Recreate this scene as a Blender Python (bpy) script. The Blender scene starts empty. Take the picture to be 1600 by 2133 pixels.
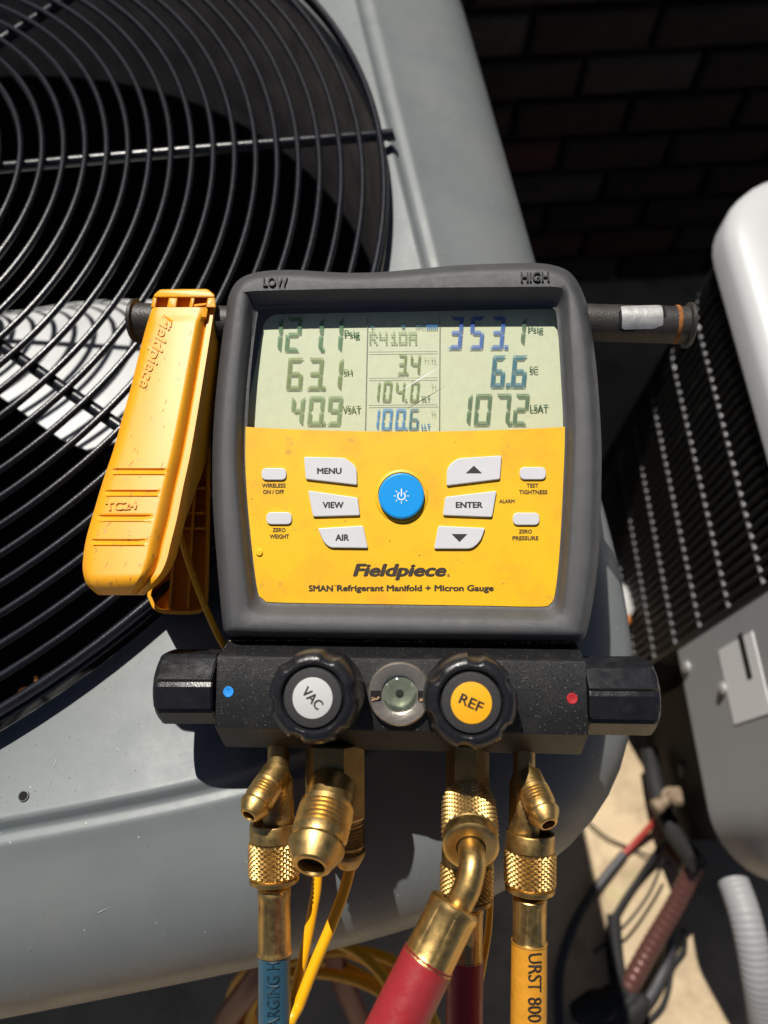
import bpy, bmesh, math, random
from mathutils import Vector, Matrix, noise
random.seed(7)
R = math.radians
SC = bpy.context.scene
COL = SC.collection
# ------------------------------------------------------------------ camera
F = 1480.0                       # focal length in photo pixels (photo 1600 x 2133)
PITCH = R(24.84)
CAM = Vector((0, 0, 0.95))
cd = bpy.data.cameras.new("camera")
cam = bpy.data.objects.new("camera", cd); COL.objects.link(cam)
cam.location = CAM; cam.rotation_euler = (PITCH, 0, 0)
cd.sensor_fit = 'HORIZONTAL'; cd.sensor_width = 7.3; cd.lens = 7.3 * F / 1600
cd.clip_start = 0.01; cd.clip_end = 100
cd.dof.use_dof = True; cd.dof.focus_distance = 0.252; cd.dof.aperture_fstop = 2.3
SC.camera = cam
# ------------------------------------------------------------------ sun and sky
LD = Vector((0.216, -0.473, -0.854)).normalized()      # way the sunlight travels
sd = bpy.data.lights.new("sun", 'SUN'); sun = bpy.data.objects.new("sun", sd); COL.objects.link(sun)
sd.energy = 5.0; sd.angle = R(0.5); sd.color = (1.0, 0.955, 0.88)
sun.rotation_euler = LD.to_track_quat('-Z', 'Y').to_euler(); sun.location = (-1, 1, 4)
W = bpy.data.worlds.new("World"); SC.world = W; W.use_nodes = True
wn = W.node_tree.nodes; wl = W.node_tree.links
sky = wn.new('ShaderNodeTexSky'); sky.sky_type = 'NISHITA'; sky.sun_disc = False
sky.air_density = 0.4; sky.dust_density = 0.4; sky.ozone_density = 0.3
sky.sun_elevation = math.asin(-LD.z); sky.sun_rotation = math.atan2(-LD.x, -LD.y)
bg = wn['Background']; wl.new(sky.outputs[0], bg.inputs[0]); bg.inputs[1].default_value = 0.05
SC.view_settings.view_transform = 'Standard'; SC.view_settings.look = 'None'
SC.view_settings.exposure = 0.12; SC.view_settings.gamma = 1.0
SC.cycles.max_bounces = 8; SC.cycles.transparent_max_bounces = 12
# ------------------------------------------------------------------ measuring helpers
RC = Matrix.Rotation(PITCH, 3, 'X')
def ray(u, v): return Vector(((u - 800) / F, -(v - 1066.5) / F, -1.0))
def at_z(u, v, z):
    r = RC @ ray(u, v); t = (z - CAM.z) / r.z
    return CAM + r * t
# the gauge's own frame: x right, y up, z out of its face
DD = 0.245
dfw = ray(890, 1290).normalized(); dn = -dfw
dex = (Vector((1, 0, 0)) - dn * dn.x).normalized(); dey = dn.cross(dex)
GM = Matrix.Identity(4)
for i, a in enumerate((dex, dey, dn)):
    w = RC @ a
    for k in range(3): GM[k][i] = w[k]
GO = CAM + RC @ (dfw * DD)
for k in range(3): GM[k][3] = GO[k]
def dev(u, v, h=0.0):
    r = ray(u, v); t = -(DD - h) / r.dot(dn); X = r * t - dfw * DD
    return Vector((X.dot(dex), X.dot(dey), h))
def pxm(u, v, h=0.0):
    r = ray(u, v); return -(DD - h) / r.dot(dn) / F      # metres per photo pixel there
# ------------------------------------------------------------------ materials
MATS = {}
def mat(name, col, rough=0.5, metal=0.0, var=0.0, vscale=60.0, bump=0.0, bscale=800.0, specks=None,
        coat=0.0, spec=0.5, var2=None, rvar=0.0, emit=None, stretch=None, alpha=None):
    if name in MATS: return MATS[name]
    m = bpy.data.materials.new(name); m.use_nodes = True; MATS[name] = m
    nt = m.node_tree; N = nt.nodes; L = nt.links; b = N['Principled BSDF']
    b.inputs['Base Color'].default_value = (*col, 1); b.inputs['Roughness'].default_value = rough
    b.inputs['Metallic'].default_value = metal; b.inputs['Specular IOR Level'].default_value = spec
    if coat: b.inputs['Coat Weight'].default_value = coat; b.inputs['Coat Roughness'].default_value = 0.15
    tc = N.new('ShaderNodeTexCoord'); src = tc.outputs['Object']
    if stretch:
        mp = N.new('ShaderNodeMapping'); mp.inputs['Scale'].default_value = stretch
        L.new(src, mp.inputs['Vector']); src = mp.outputs[0]
    def nz(scale, detail=4, rg=0.6):
        n = N.new('ShaderNodeTexNoise'); n.inputs['Scale'].default_value = scale
        n.inputs['Detail'].default_value = detail; n.inputs['Roughness'].default_value = rg
        L.new(src, n.inputs['Vector']); return n.outputs['Fac']
    def ramp(fac, p0, p1, c0=(0, 0, 0, 1), c1=(1, 1, 1, 1)):
        r = N.new('ShaderNodeValToRGB'); e = r.color_ramp.elements
        e[0].position = p0; e[1].position = p1; e[0].color = c0; e[1].color = c1
        L.new(fac, r.inputs[0]); return r.outputs[0]
    def mix(fac, a, bcol):
        x = N.new('ShaderNodeMix'); x.data_type = 'RGBA'
        L.new(fac, x.inputs[0])
        if isinstance(a, tuple): x.inputs[6].default_value = (*a, 1)
        else: L.new(a, x.inputs[6])
        if isinstance(bcol, tuple): x.inputs[7].default_value = (*bcol, 1)
        else: L.new(bcol, x.inputs[7])
        return x.outputs[2]
    cur = col
    if var:
        dark = tuple(c * (1 - var) for c in col); lite = tuple(min(1, c * (1 + var)) for c in col)
        cur = mix(ramp(nz(vscale), 0.3, 0.7), dark, lite)
    if var2:                                  # (colour, scale, lo, hi): stains, dirt, rust
        for c2, s2, lo, hi in var2:
            cur = mix(ramp(nz(s2, 6, 0.65), lo, hi), cur, c2)
    if specks:                                # (colour, cell scale, radius, share of cells)
        for c3, s3, r3, share in specks:
            vo = N.new('ShaderNodeTexVoronoi'); vo.inputs['Scale'].default_value = s3
            L.new(src, vo.inputs['Vector'])
            d = ramp(vo.outputs['Distance'], r3 * 0.6, r3, (1, 1, 1, 1), (0, 0, 0, 1))
            sep = N.new('ShaderNodeSeparateColor'); L.new(vo.outputs['Color'], sep.inputs[0])
            g = N.new('ShaderNodeMath'); g.operation = 'LESS_THAN'; g.inputs[1].default_value = share
            L.new(sep.outputs[0], g.inputs[0])
            mu = N.new('ShaderNodeMath'); mu.operation = 'MULTIPLY'
            L.new(d, mu.inputs[0]); L.new(g.outputs[0], mu.inputs[1])
            cur = mix(mu.outputs[0], cur, c3)
    if not isinstance(cur, tuple): L.new(cur, b.inputs['Base Color'])
    if rvar:
        mr = N.new('ShaderNodeMapRange'); mr.inputs['To Min'].default_value = max(0.02, rough - rvar)
        mr.inputs['To Max'].default_value = rough + rvar
        mr.inputs['From Min'].default_value = 0.3; mr.inputs['From Max'].default_value = 0.7
        L.new(nz(vscale * 3), mr.inputs['Value']); L.new(mr.outputs[0], b.inputs['Roughness'])
    if bump:
        bp = N.new('ShaderNodeBump'); bp.inputs['Strength'].default_value = bump
        bp.inputs['Distance'].default_value = 0.0006
        L.new(nz(bscale, 2, 0.5), bp.inputs['Height']); L.new(bp.outputs[0], b.inputs['Normal'])
    return m
def clear_mat(name, refl=0.05, tint=(1, 1, 1), rough=0.05):
    m = bpy.data.materials.new(name); m.use_nodes = True; MATS[name] = m
    nt = m.node_tree; N = nt.nodes; L = nt.links; N.remove(N['Principled BSDF'])
    t = N.new('ShaderNodeBsdfTransparent'); t.inputs[0].default_value = (*tint, 1)
    g = N.new('ShaderNodeBsdfGlossy'); g.inputs['Roughness'].default_value = rough
    x = N.new('ShaderNodeMixShader'); f = N.new('ShaderNodeLayerWeight'); f.inputs[0].default_value = 0.2
    mr = N.new('ShaderNodeMapRange'); mr.inputs['To Min'].default_value = refl; mr.inputs['To Max'].default_value = 0.7
    L.new(f.outputs['Fresnel'], mr.inputs['Value']); L.new(mr.outputs[0], x.inputs[0])
    L.new(t.outputs[0], x.inputs[1]); L.new(g.outputs[0], x.inputs[2])
    L.new(x.outputs[0], N['Material Output'].inputs[0]); return m
def film_mat(name, col, opac):
    m = bpy.data.materials.new(name); m.use_nodes = True; MATS[name] = m
    nt = m.node_tree; N = nt.nodes; L = nt.links; b = N['Principled BSDF']
    b.inputs['Base Color'].default_value = (*col, 1); b.inputs['Roughness'].default_value = 0.5
    b.inputs['Alpha'].default_value = opac; return m
# ------------------------------------------------------------------ mesh helpers
def link(name, me, m, parent=None, smooth=35):
    o = bpy.data.objects.new(name, me); COL.objects.link(o)
    if m: me.materials.append(m)
    if parent: o.parent = parent
    if smooth is not None:
        me.polygons.foreach_set('use_smooth', [True] * len(me.polygons))
        me.set_sharp_from_angle(angle=R(smooth))
    return o
def pydata(name, vs, fs, m, parent=None, smooth=35, fix=True):
    me = bpy.data.meshes.new(name); me.from_pydata([tuple(v) for v in vs], [], fs); me.update()
    if fix:
        bm = bmesh.new(); bm.from_mesh(me); bmesh.ops.remove_doubles(bm, verts=bm.verts, dist=1e-7)
        bmesh.ops.recalc_face_normals(bm, faces=bm.faces); bm.to_mesh(me); bm.free()
    return link(name, me, m, parent, smooth)
def empty(name, mw=None, loc=None):
    o = bpy.data.objects.new(name, None); COL.objects.link(o); o.empty_display_size = 0.02
    if mw is not None: o.matrix_world = mw
    if loc is not None: o.location = loc
    return o
def tag(o, label=None, cat=None, group=None, kind=None):
    if label: o['label'] = label
    if cat: o['category'] = cat
    if group: o['group'] = group
    if kind: o['kind'] = kind
    return o
class MB:
    def __init__(s): s.v = []; s.f = []
    def add(s, vs, fs):
        n = len(s.v); s.v += [Vector(v) for v in vs]; s.f += [tuple(i + n for i in f) for f in fs]; return s
    def loft(s, loops, cap0=True, cap1=True, closed=True):
        n = len(loops[0]); vs = [p for l in loops for p in l]; fs = []
        for k in range(len(loops) - 1):
            for i in range(n if closed else n - 1):
                j = (i + 1) % n
                fs.append((k * n + i, k * n + j, (k + 1) * n + j, (k + 1) * n + i))
        if cap0: fs.append(tuple(range(n))[::-1])
        if cap1: fs.append(tuple((len(loops) - 1) * n + i for i in range(n)))
        return s.add(vs, fs)
    def box(s, c, sx, sy, sz, M=None):
        vs = []
        for dz in (-1, 1):
            for dx, dy in ((-1, -1), (1, -1), (1, 1), (-1, 1)):
                p = Vector((dx * sx / 2, dy * sy / 2, dz * sz / 2))
                if M: p = M @ p
                vs.append(Vector(c) + p)
        return s.add(vs, [(3, 2, 1, 0), (4, 5, 6, 7), (0, 1, 5, 4), (1, 2, 6, 5), (2, 3, 7, 6), (3, 0, 4, 7)])
    def lathe(s, A, B, prof, seg=32, cap=True, rfun=None):
        """prof: [(t metres from A towards B, radius)]"""
        A = Vector(A); B = Vector(B); ax = (B - A).normalized()
        x = ax.orthogonal().normalized(); y = ax.cross(x); loops = []
        for t, r in prof:
            loops.append([A + ax * t + (x * math.cos(a) + y * math.sin(a)) * (r * (rfun(a, t) if rfun else 1))
                          for a in (2 * math.pi * i / seg for i in range(seg))])
        return s.loft(loops, cap, cap)
    def knurl(s, A, B, r, depth, na=26, nz=9):
        A = Vector(A); B = Vector(B); ax = (B - A).normalized(); Lz = (B - A).length
        x = ax.orthogonal().normalized(); y = ax.cross(x); n2 = na * 2; m2 = nz * 2
        vs = []; fs = []
        for l in range(m2 + 1):
            for k in range(n2):
                pk = (k + l) % 2 == 0
                rr = r if (pk and 0 < l < m2) else r - depth
                a = 2 * math.pi * k / n2
                vs.append(A + ax * (Lz * l / m2) + (x * math.cos(a) + y * math.sin(a)) * rr)
        I = lambda k, l: l * n2 + k % n2
        for l in range(m2 + 1):
            for k in range(n2):
                if (k + l) % 2: continue
                for d1, d2 in (((1, 0), (0, 1)), ((0, 1), (-1, 0)), ((-1, 0), (0, -1)), ((0, -1), (1, 0))):
                    if 0 <= l + d1[1] <= m2 and 0 <= l + d2[1] <= m2:
                        fs.append((I(k, l), I(k + d1[0], l + d1[1]), I(k + d2[0], l + d2[1])))
        return s.add(vs, fs)
    def tube(s, pts, r, seg=12, steps=8, cap=True, rfun=None, raw=False):
        P = [Vector(p) for p in pts] if raw else crom([Vector(p) for p in pts], steps)
        T = [(P[min(i + 1, len(P) - 1)] - P[max(i - 1, 0)]).normalized() for i in range(len(P))]
        x = T[0].orthogonal().normalized(); loops = []; acc = 0
        for i, p in enumerate(P):
            if i: acc += (P[i] - P[i - 1]).length
            x = (x - T[i] * x.dot(T[i])).normalized(); y = T[i].cross(x)
            rr = r(i / (len(P) - 1)) if callable(r) else r
            if rfun: rr *= rfun(acc)
            loops.append([p + (x * math.cos(a) + y * math.sin(a)) * rr for a in (2 * math.pi * k / seg for k in range(seg))])
        return s.loft(loops, cap, cap)
    def out(s, name, m, parent=None, smooth=35): return pydata(name, s.v, s.f, m, parent, smooth)
def crom(P, steps, closed=False):
    out = []; n = len(P)
    for i in range(n if closed else n - 1):
        if closed: a, b, c, d = P[(i - 1) % n], P[i], P[(i + 1) % n], P[(i + 2) % n]
        else: a, b, c, d = P[max(i - 1, 0)], P[i], P[i + 1], P[min(i + 2, n - 1)]
        for k in range(steps):
            t = k / steps
            out.append(0.5 * ((2 * b) + (c - a) * t + (2 * a - 5 * b + 4 * c - d) * t * t + (3 * b - a - 3 * c + d) * t ** 3))
    if not closed: out.append(P[-1])
    return out
def round_poly(pts, rad, seg=5):
    """round the corners of a polygon of 2-D points; rad one number or one per corner"""
    n = len(pts); out = []
    for i in range(n):
        p = Vector(pts[i]); a = Vector(pts[i - 1]) - p; b = Vector(pts[(i + 1) % n]) - p
        r = rad[i] if isinstance(rad, (list, tuple)) else rad
        r = min(r, a.length * 0.48, b.length * 0.48)
        p0 = p + a.normalized() * r; p1 = p + b.normalized() * r
        for k in range(seg + 1):
            t = k / seg; out.append((1 - t) ** 2 * p0 + 2 * t * (1 - t) * p + t * t * p1)
    return out
def inset(poly, d):
    """move each point of a closed 2-D polygon inwards by d (clockwise or not)"""
    n = len(poly); A = sum(poly[i - 1].x * poly[i].y - poly[i].x * poly[i - 1].y for i in range(n)); s = 1 if A > 0 else -1
    out = []
    for i in range(n):
        t = (poly[(i + 1) % n] - poly[i - 1]);
        t = t.normalized() if t.length > 1e-9 else Vector((1, 0))
        out.append(poly[i] + Vector((-t.y, t.x)) * d * s)
    return out
def pad(poly2d, h0, h1, bev, name, m, parent, smooth=40):
    """raised pad from a 2-D outline in gauge coordinates"""
    a = [Vector((p.x, p.y, h0)) for p in poly2d]; b = [Vector((p.x, p.y, h1 - bev)) for p in poly2d]
    c = [Vector((p.x, p.y, h1 - bev * 0.3)) for p in inset(poly2d, bev * 0.35)]
    d = [Vector((p.x, p.y, h1)) for p in inset(poly2d, bev)]
    return MB().loft([a, b, c, d]).out(name, m, parent, 14)
def px2(pts, h): return [dev(u, v, h).xy for u, v in pts]
def text_mesh(s, shear=0.0, ext=0.0):
    cu = bpy.data.curves.new("t", 'FONT'); cu.body = s; cu.size = 1; cu.shear = shear
    cu.extrude = ext; cu.resolution_u = 3
    o = bpy.data.objects.new("t", cu); COL.objects.link(o)
    dg = bpy.context.evaluated_depsgraph_get(); me = bpy.data.meshes.new_from_object(o.evaluated_get(dg))
    bpy.data.objects.remove(o); bpy.data.curves.remove(cu); return me
def lettering(s, fn, m, parent, bold=0.015, shear=0.0, ext=0.0, name="lettering"):
    """fn maps (x 0..1, y 0..1, z -1..1) of the text's own box to a point; bold strikes the text a few times side by side"""
    me = text_mesh(s, shear, 0.05 if ext else 0)
    vs = [v.co.copy() for v in me.vertices]; fs = [tuple(p.vertices) for p in me.polygons]; bpy.data.meshes.remove(me)
    xs = [v.x for v in vs]; ys = [v.y for v in vs]
    x0, x1, y0, y1 = min(xs) - bold, max(xs) + bold, min(ys) - bold * .7, max(ys) + bold * .7
    V = []; Fc = []
    hits = ((0, 0),) if bold <= 0 else ((0, 0), (-1, 0), (1, 0), (0, -.7), (0, .7), (-.7, -.5), (.7, .5))
    for k, (dx, dy) in enumerate(hits):
        n0 = len(V)
        for v in vs:
            q = Vector(fn((v.x + dx * bold - x0) / (x1 - x0), (v.y + dy * bold - y0) / max(1e-6, y1 - y0), v.z / 0.05 if ext else 0))
            q.z += k * 6e-6; V.append(q)
        Fc += [tuple(i + n0 for i in f) for f in fs]
    return pydata(name, V, Fc, m, parent, None, False)
def flat_text(s, box, h, m, parent, bold=0.015, shear=0.0, ext=0.0, rot=0.0, name="lettering"):
    u0, v0, u1, v1 = box; cu, cv = (u0 + u1) / 2, (v0 + v1) / 2; c, sn = math.cos(R(rot)), math.sin(R(rot))
    def fn(x, y, z):
        a = (x - .5) * (u1 - u0); b = (.5 - y) * (v1 - v0)
        p = dev(cu + a * c - b * sn, cv + a * sn + b * c, h); p.z = h + z * ext; return p
    return lettering(s, fn, m, parent, bold, shear, ext, name)
# ------------------------------------------------------------------ materials used
M_grey = mat('grey_painted_steel', (0.158, 0.176, 0.180), 0.44, var=0.06, vscale=25, bump=0.05, bscale=300, rvar=0.06, spec=0.38,
             specks=[((0.42, 0.42, 0.41), 260, 0.10, 0.22), ((0.6, 0.59, 0.56), 140, 0.045, 0.15), ((0.09, 0.085, 0.08), 330, 0.1, 0.06)],
             var2=[((0.19, 0.195, 0.19), 14, 0.45, 0.8), ((0.13, 0.145, 0.15), 5, 0.5, 0.75)])
M_wire = mat('black_coated_wire', (0.010, 0.011, 0.016), 0.27, bump=0.1, bscale=1500, var=.3, vscale=200)
M_shroud = mat('dusty_fan_shroud', (0.34, 0.30, 0.27), 0.75, var=0.35, vscale=40, var2=[((0.40, 0.34, 0.28), 60, 0.5, 0.75)])
M_dark = mat('dark_interior', (0.006, 0.006, 0.006), 0.8)
M_blade = mat('aluminium_fan_blade', (0.60, 0.61, 0.62), 0.45, metal=0.15, var=0.08, vscale=30)
M_housing = mat('charcoal_rubber_housing', (0.066, 0.066, 0.069), 0.48, var=0.12, vscale=120, bump=0.3, bscale=4500, rvar=0.08,
                specks=[((0.2, 0.18, 0.15), 900, 0.1, 0.04)], var2=[((0.085, 0.075, 0.065), 55, 0.62, 0.85)])
M_block = mat('black_powder_coat', (0.011, 0.011, 0.012), 0.38, bump=0.45, bscale=5200, specks=[((0.13, 0.125, 0.11), 1400, 0.34, 0.14)], var2=[((0.035, 0.032, 0.028), 70, 0.52, 0.8)])
M_blackpl = mat('black_plastic', (0.013, 0.013, 0.015), 0.3, bump=0.15, bscale=1500, var=0.2, vscale=90, rvar=0.1,
                var2=[((0.035, 0.033, 0.03), 130, 0.6, 0.85)])
M_yel = mat('yellow_faceplate', (0.89, 0.50, 0.010), 0.42, var=0.03, vscale=25, bump=0.05, bscale=1500,
            specks=[((0.10, 0.05, 0.015), 380, 0.11, 0.06), ((0.3, 0.15, 0.02), 150, 0.05, 0.06)],
            var2=[((0.74, 0.36, 0.02), 38, 0.46, 0.75), ((0.5, 0.27, 0.05), 130, 0.62, 0.78)])
M_clamp = mat('yellow_clamp_plastic', (0.84, 0.37, 0.010), 0.43, var=0.05, vscale=40, bump=0.05, bscale=2200,
              var2=[((0.50, 0.25, 0.09), 230, 0.63, 0.72), ((0.78, 0.34, 0.03), 35, 0.5, 0.8)],
              specks=[((0.16, 0.08, 0.03), 340, 0.09, 0.10)])
M_btn = mat('light_grey_button', (0.62, 0.62, 0.64), 0.45, var=0.03, vscale=80)
M_blue = mat('blue_button', (0.005, 0.30, 0.78), 0.33)
M_ink = mat('black_ink', (0.02, 0.018, 0.016), 0.6)
M_inkb = mat('worn_brown_ink', (0.035, 0.022, 0.012), 0.6, var=0.4, vscale=700)
M_white = mat('white_ink', (0.85, 0.87, 0.9), 0.5)
M_grime = mat('brown_grime', (0.10, 0.06, 0.03), 0.9, var=0.5, vscale=500)
M_brass = mat('brass', (0.62, 0.41, 0.15), 0.40, metal=1.0, var=0.16, vscale=140, rvar=0.07, bump=0.06, bscale=1600,
              var2=[((0.34, 0.21, 0.08), 150, 0.52, 0.8)])
M_brassd = mat('aged_brass', (0.44, 0.29, 0.11), 0.46, metal=1.0, var=0.2, vscale=160, rvar=0.08, bump=0.12, bscale=1500,
               var2=[((0.3, 0.18, 0.07), 150, 0.55, 0.8)])
M_chrome = mat('nickel_plate', (0.40, 0.36, 0.31), 0.30, metal=0.75, var=0.15, vscale=200, bump=0.15, bscale=700)
M_hole = mat('hole_shade_black', (0.004, 0.004, 0.004), 0.9)  # near-black colour stands in for shade inside holes, slots and grooves
M_rubber = mat('black_rubber', (0.012, 0.012, 0.012), 0.6)
M_hred = mat('red_hose_rubber', (0.29, 0.018, 0.024), 0.42, var=0.14, vscale=70, bump=0.25, bscale=420, rvar=.08,
             var2=[((0.24, 0.03, 0.03), 60, 0.52, 0.75)], specks=[((0.42, 0.2, 0.17), 420, 0.1, 0.08)])
M_hblue = mat('blue_hose_rubber', (0.022, 0.078, 0.125), 0.42, var=0.15, vscale=90, bump=0.5, bscale=420, stretch=(1, 0.5, 1))
M_hyel = mat('yellow_hose_rubber', (0.62, 0.27, 0.02), 0.45, var=0.08, vscale=90, bump=0.5, bscale=380, var2=[((0.4, 0.17, 0.02), 200, 0.6, 0.8)])
M_cab = mat('yellow_cable', (0.86, 0.42, 0.005), 0.38)
M_post = mat('dark_steel_post', (0.045, 0.04, 0.037), 0.5, metal=0.25, var=0.3, vscale=120, bump=0.3, bscale=1100,
             var2=[((0.22, 0.09, 0.03), 170, 0.62, 0.8)])
M_rust = mat('rust', (0.28, 0.10, 0.02), 0.9, var=0.4, vscale=400, bump=0.4)
M_lcd = mat('lcd_reflector', (0.64, 0.67, 0.45), 0.55, bump=0.1, bscale=2500, var=0.04, vscale=300,
            var2=[((0.67, 0.63, 0.40), 14, 0.5, 0.75)])
M_lens = clear_mat('clear_lens', 0.045, (0.96, 0.97, 0.97), 0.06)
M_sight = clear_mat('sight_glass_lens', 0.05, (0.95, 0.97, 0.92), 0.06)
M_u2 = mat('white_painted_steel', (0.50, 0.51, 0.52), 0.4, var=0.03, vscale=12)
M_u2g = mat('grey_cabinet_steel', (0.37, 0.37, 0.38), 0.5, var=0.05, vscale=10)
M_fin = mat('dark_coil_guard', (0.022, 0.022, 0.023), 0.4)
M_hw = mat('grey_guard_wire', (0.24, 0.24, 0.25), 0.32)
M_conc = mat('tan_concrete', (0.54, 0.42, 0.265), 0.9, var=0.2, vscale=6, bump=0.4, bscale=90,
             var2=[((0.32, 0.23, 0.15), 11, 0.5, 0.7), ((0.24, 0.17, 0.1), 40, 0.64, 0.75), ((0.36, 0.35, 0.14), 5, 0.66, 0.8)])
M_mortar = mat('grey_mortar', (0.045, 0.038, 0.03), 0.95, var=0.25, vscale=20)
M_label = mat('white_label', (0.9, 0.9, 0.9), 0.5)
M_steel = mat('galvanised_steel', (0.75, 0.75, 0.73), 0.35, metal=0.7)
M_insul = mat('black_pipe_insulation', (0.012, 0.012, 0.012), 0.75, bump=0.5, bscale=120)
M_cond = mat('grey_flexible_conduit', (0.27, 0.27, 0.28), 0.55)
M_copper = mat('wrapped_copper_line', (0.13, 0.055, 0.045), 0.3, metal=0.3)
M_redw = mat('red_wire', (0.35, 0.04, 0.03), 0.45)
M_gwire = mat('dark_grey_cable', (0.05, 0.05, 0.055), 0.5)
# ================================================================== GROUND AND WALL
WIRE_Z = CAM.z - 0.275; DECK = WIRE_Z - 0.012
g = MB(); n = 24
vs = []; fs = []
for j in range(n + 1):
    for i in range(n + 1):
        x = (i / n - .5) * 30; y = (j / n - .5) * 30; vs.append((x, y, 0))
for j in range(n):
    for i in range(n): fs.append((j * (n + 1) + i, j * (n + 1) + i + 1, (j + 1) * (n + 1) + i + 1, (j + 1) * (n + 1) + i))
tag(pydata("ground", vs, fs, M_conc, None, None, False), kind='structure')

wall = empty("brick_wall", Matrix.Translation((0.3, 0.88, 0)) @ Matrix.Rotation(R(4.5), 4, 'Z'))
tag(wall, "shaded dark brick house wall behind the grey fan unit", "wall")
MB().box((0.4, 0.11, 0.58), 5.0, 0.2, 1.16).out("mortar", M_mortar, wall, None)
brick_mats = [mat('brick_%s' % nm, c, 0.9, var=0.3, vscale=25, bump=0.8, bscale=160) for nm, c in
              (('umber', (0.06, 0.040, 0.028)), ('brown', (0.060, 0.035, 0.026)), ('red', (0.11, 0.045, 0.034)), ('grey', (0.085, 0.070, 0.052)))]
def brick_geo(mb, c, sx=0.142, sz=0.046):
    x, y, z = c; b = 0.004; lo = []
    for dy, k in ((0.03, 0), (-0.008, 0), (-0.012, b)):
        lo.append([Vector((x + a * (sx / 2 - k), y + dy, z + e * (sz / 2 - k))) for a, e in ((-1, -1), (1, -1), (1, 1), (-1, 1))])
    mb.loft(lo, False, True)
protos = []
for k, m in enumerate(brick_mats):
    mb = MB(); brick_geo(mb, (0, 0, 0)); me = bpy.data.meshes.new("brick"); me.from_pydata([tuple(v) for v in mb.v], [], mb.f)
    bm = bmesh.new(); bm.from_mesh(me); bmesh.ops.recalc_face_normals(bm, faces=bm.faces); bm.to_mesh(me); bm.free()
    me.materials.append(m); protos.append(me)
rest = MB()
for row in range(20):
    z = 0.033 + row * 0.0562
    for c in range(33):
        x = -2.1 + c * 0.1515 + (0.076 if row % 2 else 0)
        dy = random.uniform(-0.002, 0.002)
        if row < 14 and -0.3 < x < 1.15:
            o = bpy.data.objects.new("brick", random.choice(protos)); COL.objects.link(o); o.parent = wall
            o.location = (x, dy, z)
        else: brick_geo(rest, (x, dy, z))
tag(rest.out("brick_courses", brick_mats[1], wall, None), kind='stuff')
# ================================================================== GREY FAN UNIT (condenser)
UC = Vector((-0.3323, 0.3198)); UROT = R(9.5)
UM = Matrix.Translation((UC.x, UC.y, DECK)) @ Matrix.Rotation(UROT, 4, 'Z')
unit = empty("condenser_unit", UM)
tag(unit, "large grey air conditioner condenser with round black fan guard on top", "air conditioner")
def sel(a, z, p=7.0, n=256):
    out = []
    for i in range(n):
        t = 2 * math.pi * i / n; c, s = math.cos(t), math.sin(t)
        if p is not None and a > .345 and z > -.0566 and i == 0: a += .0105 * min(1, (a - .345) / .055)
        r = a if p is None else a / ((abs(c) ** p + abs(s) ** p) ** (1 / p))
        x = c * r
        if p is not None and a > .345 and x > 0: x += .040 * max(0, s * r + .22) * min(1, (a - .335) / .06)
        y = s * r
        if p is not None and a > .345 and z > -.0566 and y < -.2: y += .0062 * min(1, (a - .345) / .055)
        out.append(Vector((x, y, z)))
    return out
L_ = [sel(.336, -.012, None), sel(.3345, -.002, None), sel(.3352, 0, None), sel(.3372, 0), sel(.3388, .0005), sel(.3400, .0006), sel(.3412, .0000), sel(.3428, -.0018), sel(.3440, -.0026),
      sel(.3452, -.0027), sel(.3468, -.0021), sel(.3480, -.0018), sel(.3492, -.0021), sel(.351, -.0030), sel(.357, -.0050), sel(.366, -.0076), sel(.374, -.0106), sel(.3815, -.0146), sel(.388, -.0194), sel(.3935, -.0252),
      sel(.398, -.0320), sel(.4012, -.0395), sel(.4035, -.048), sel(.4045, -.056), sel(.402, -.0565), sel(.398, -.056)]
MB().loft(L_, False, False).out("top_pan", M_grey, unit, 60)
# body below the pan: slatted side panels
bd = MB().loft([sel(.392, -.046), sel(.392, -DECK + .03)], False, False); bd.out("cabinet", mat('grey_cabinet_side', (0.12, 0.13, 0.135), 0.5), unit, None)
for k in range(9):
    z = -.09 - k * .06
    MB().loft([sel(.3935, z), sel(.399, z - .022), sel(.3935, z - .024)], False, False).out("louver", mat('grey_louver', (0.15, 0.16, 0.165), 0.45), unit, 60)
MB().loft([sel(.40, -DECK + .03), sel(.40, -DECK + .001)], True, True).out("base_pan", M_dark, unit, None)
ms = MB()                                             # pale scratches in the paint
for a, b in (((126, 1585), (117, 1618)), ((116, 1622), (109, 1652)), ((190, 1905), (222, 1890)), ((330, 1470), (352, 1462)), ((60, 1775), (75, 1768)), ((250, 1560), (262, 1572)), ((430, 1700), (438, 1722)), ((840, 250), (846, 275))):
    pa, pb_ = (UM.inverted() @ at_z(*a, DECK - .004), UM.inverted() @ at_z(*b, DECK - .004)); n_ = Vector((-(pb_ - pa).y, (pb_ - pa).x, 0)).normalized() * .00012
    for q in (pa, pb_):
        r7 = (abs(q.x) ** 7 + abs(q.y) ** 7) ** (1 / 7); q.z = .0002 if r7 < .336 else (-.0052 - (r7 - .356) * .29 + .0004)
    ms.add([pa + n_, pb_, pa - n_], [(0, 1, 2)])
tag(ms.out("scratch_marks", mat('bare_scratch', (0.42, 0.42, 0.41), .5), unit, None), kind='stuff')
# inside
inner = MB().loft([sel(.3358, -.010, None), sel(.338, -.03, None), sel(.338, -.15, None)], False, False)
inner.out("fan_shroud", M_shroud, unit, 60)
MB().loft([sel(.339, -.149, None), sel(.375, -.150, None), sel(.375, -DECK + .04, None)], False, True).out("coil", M_dark, unit, 60)
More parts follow.
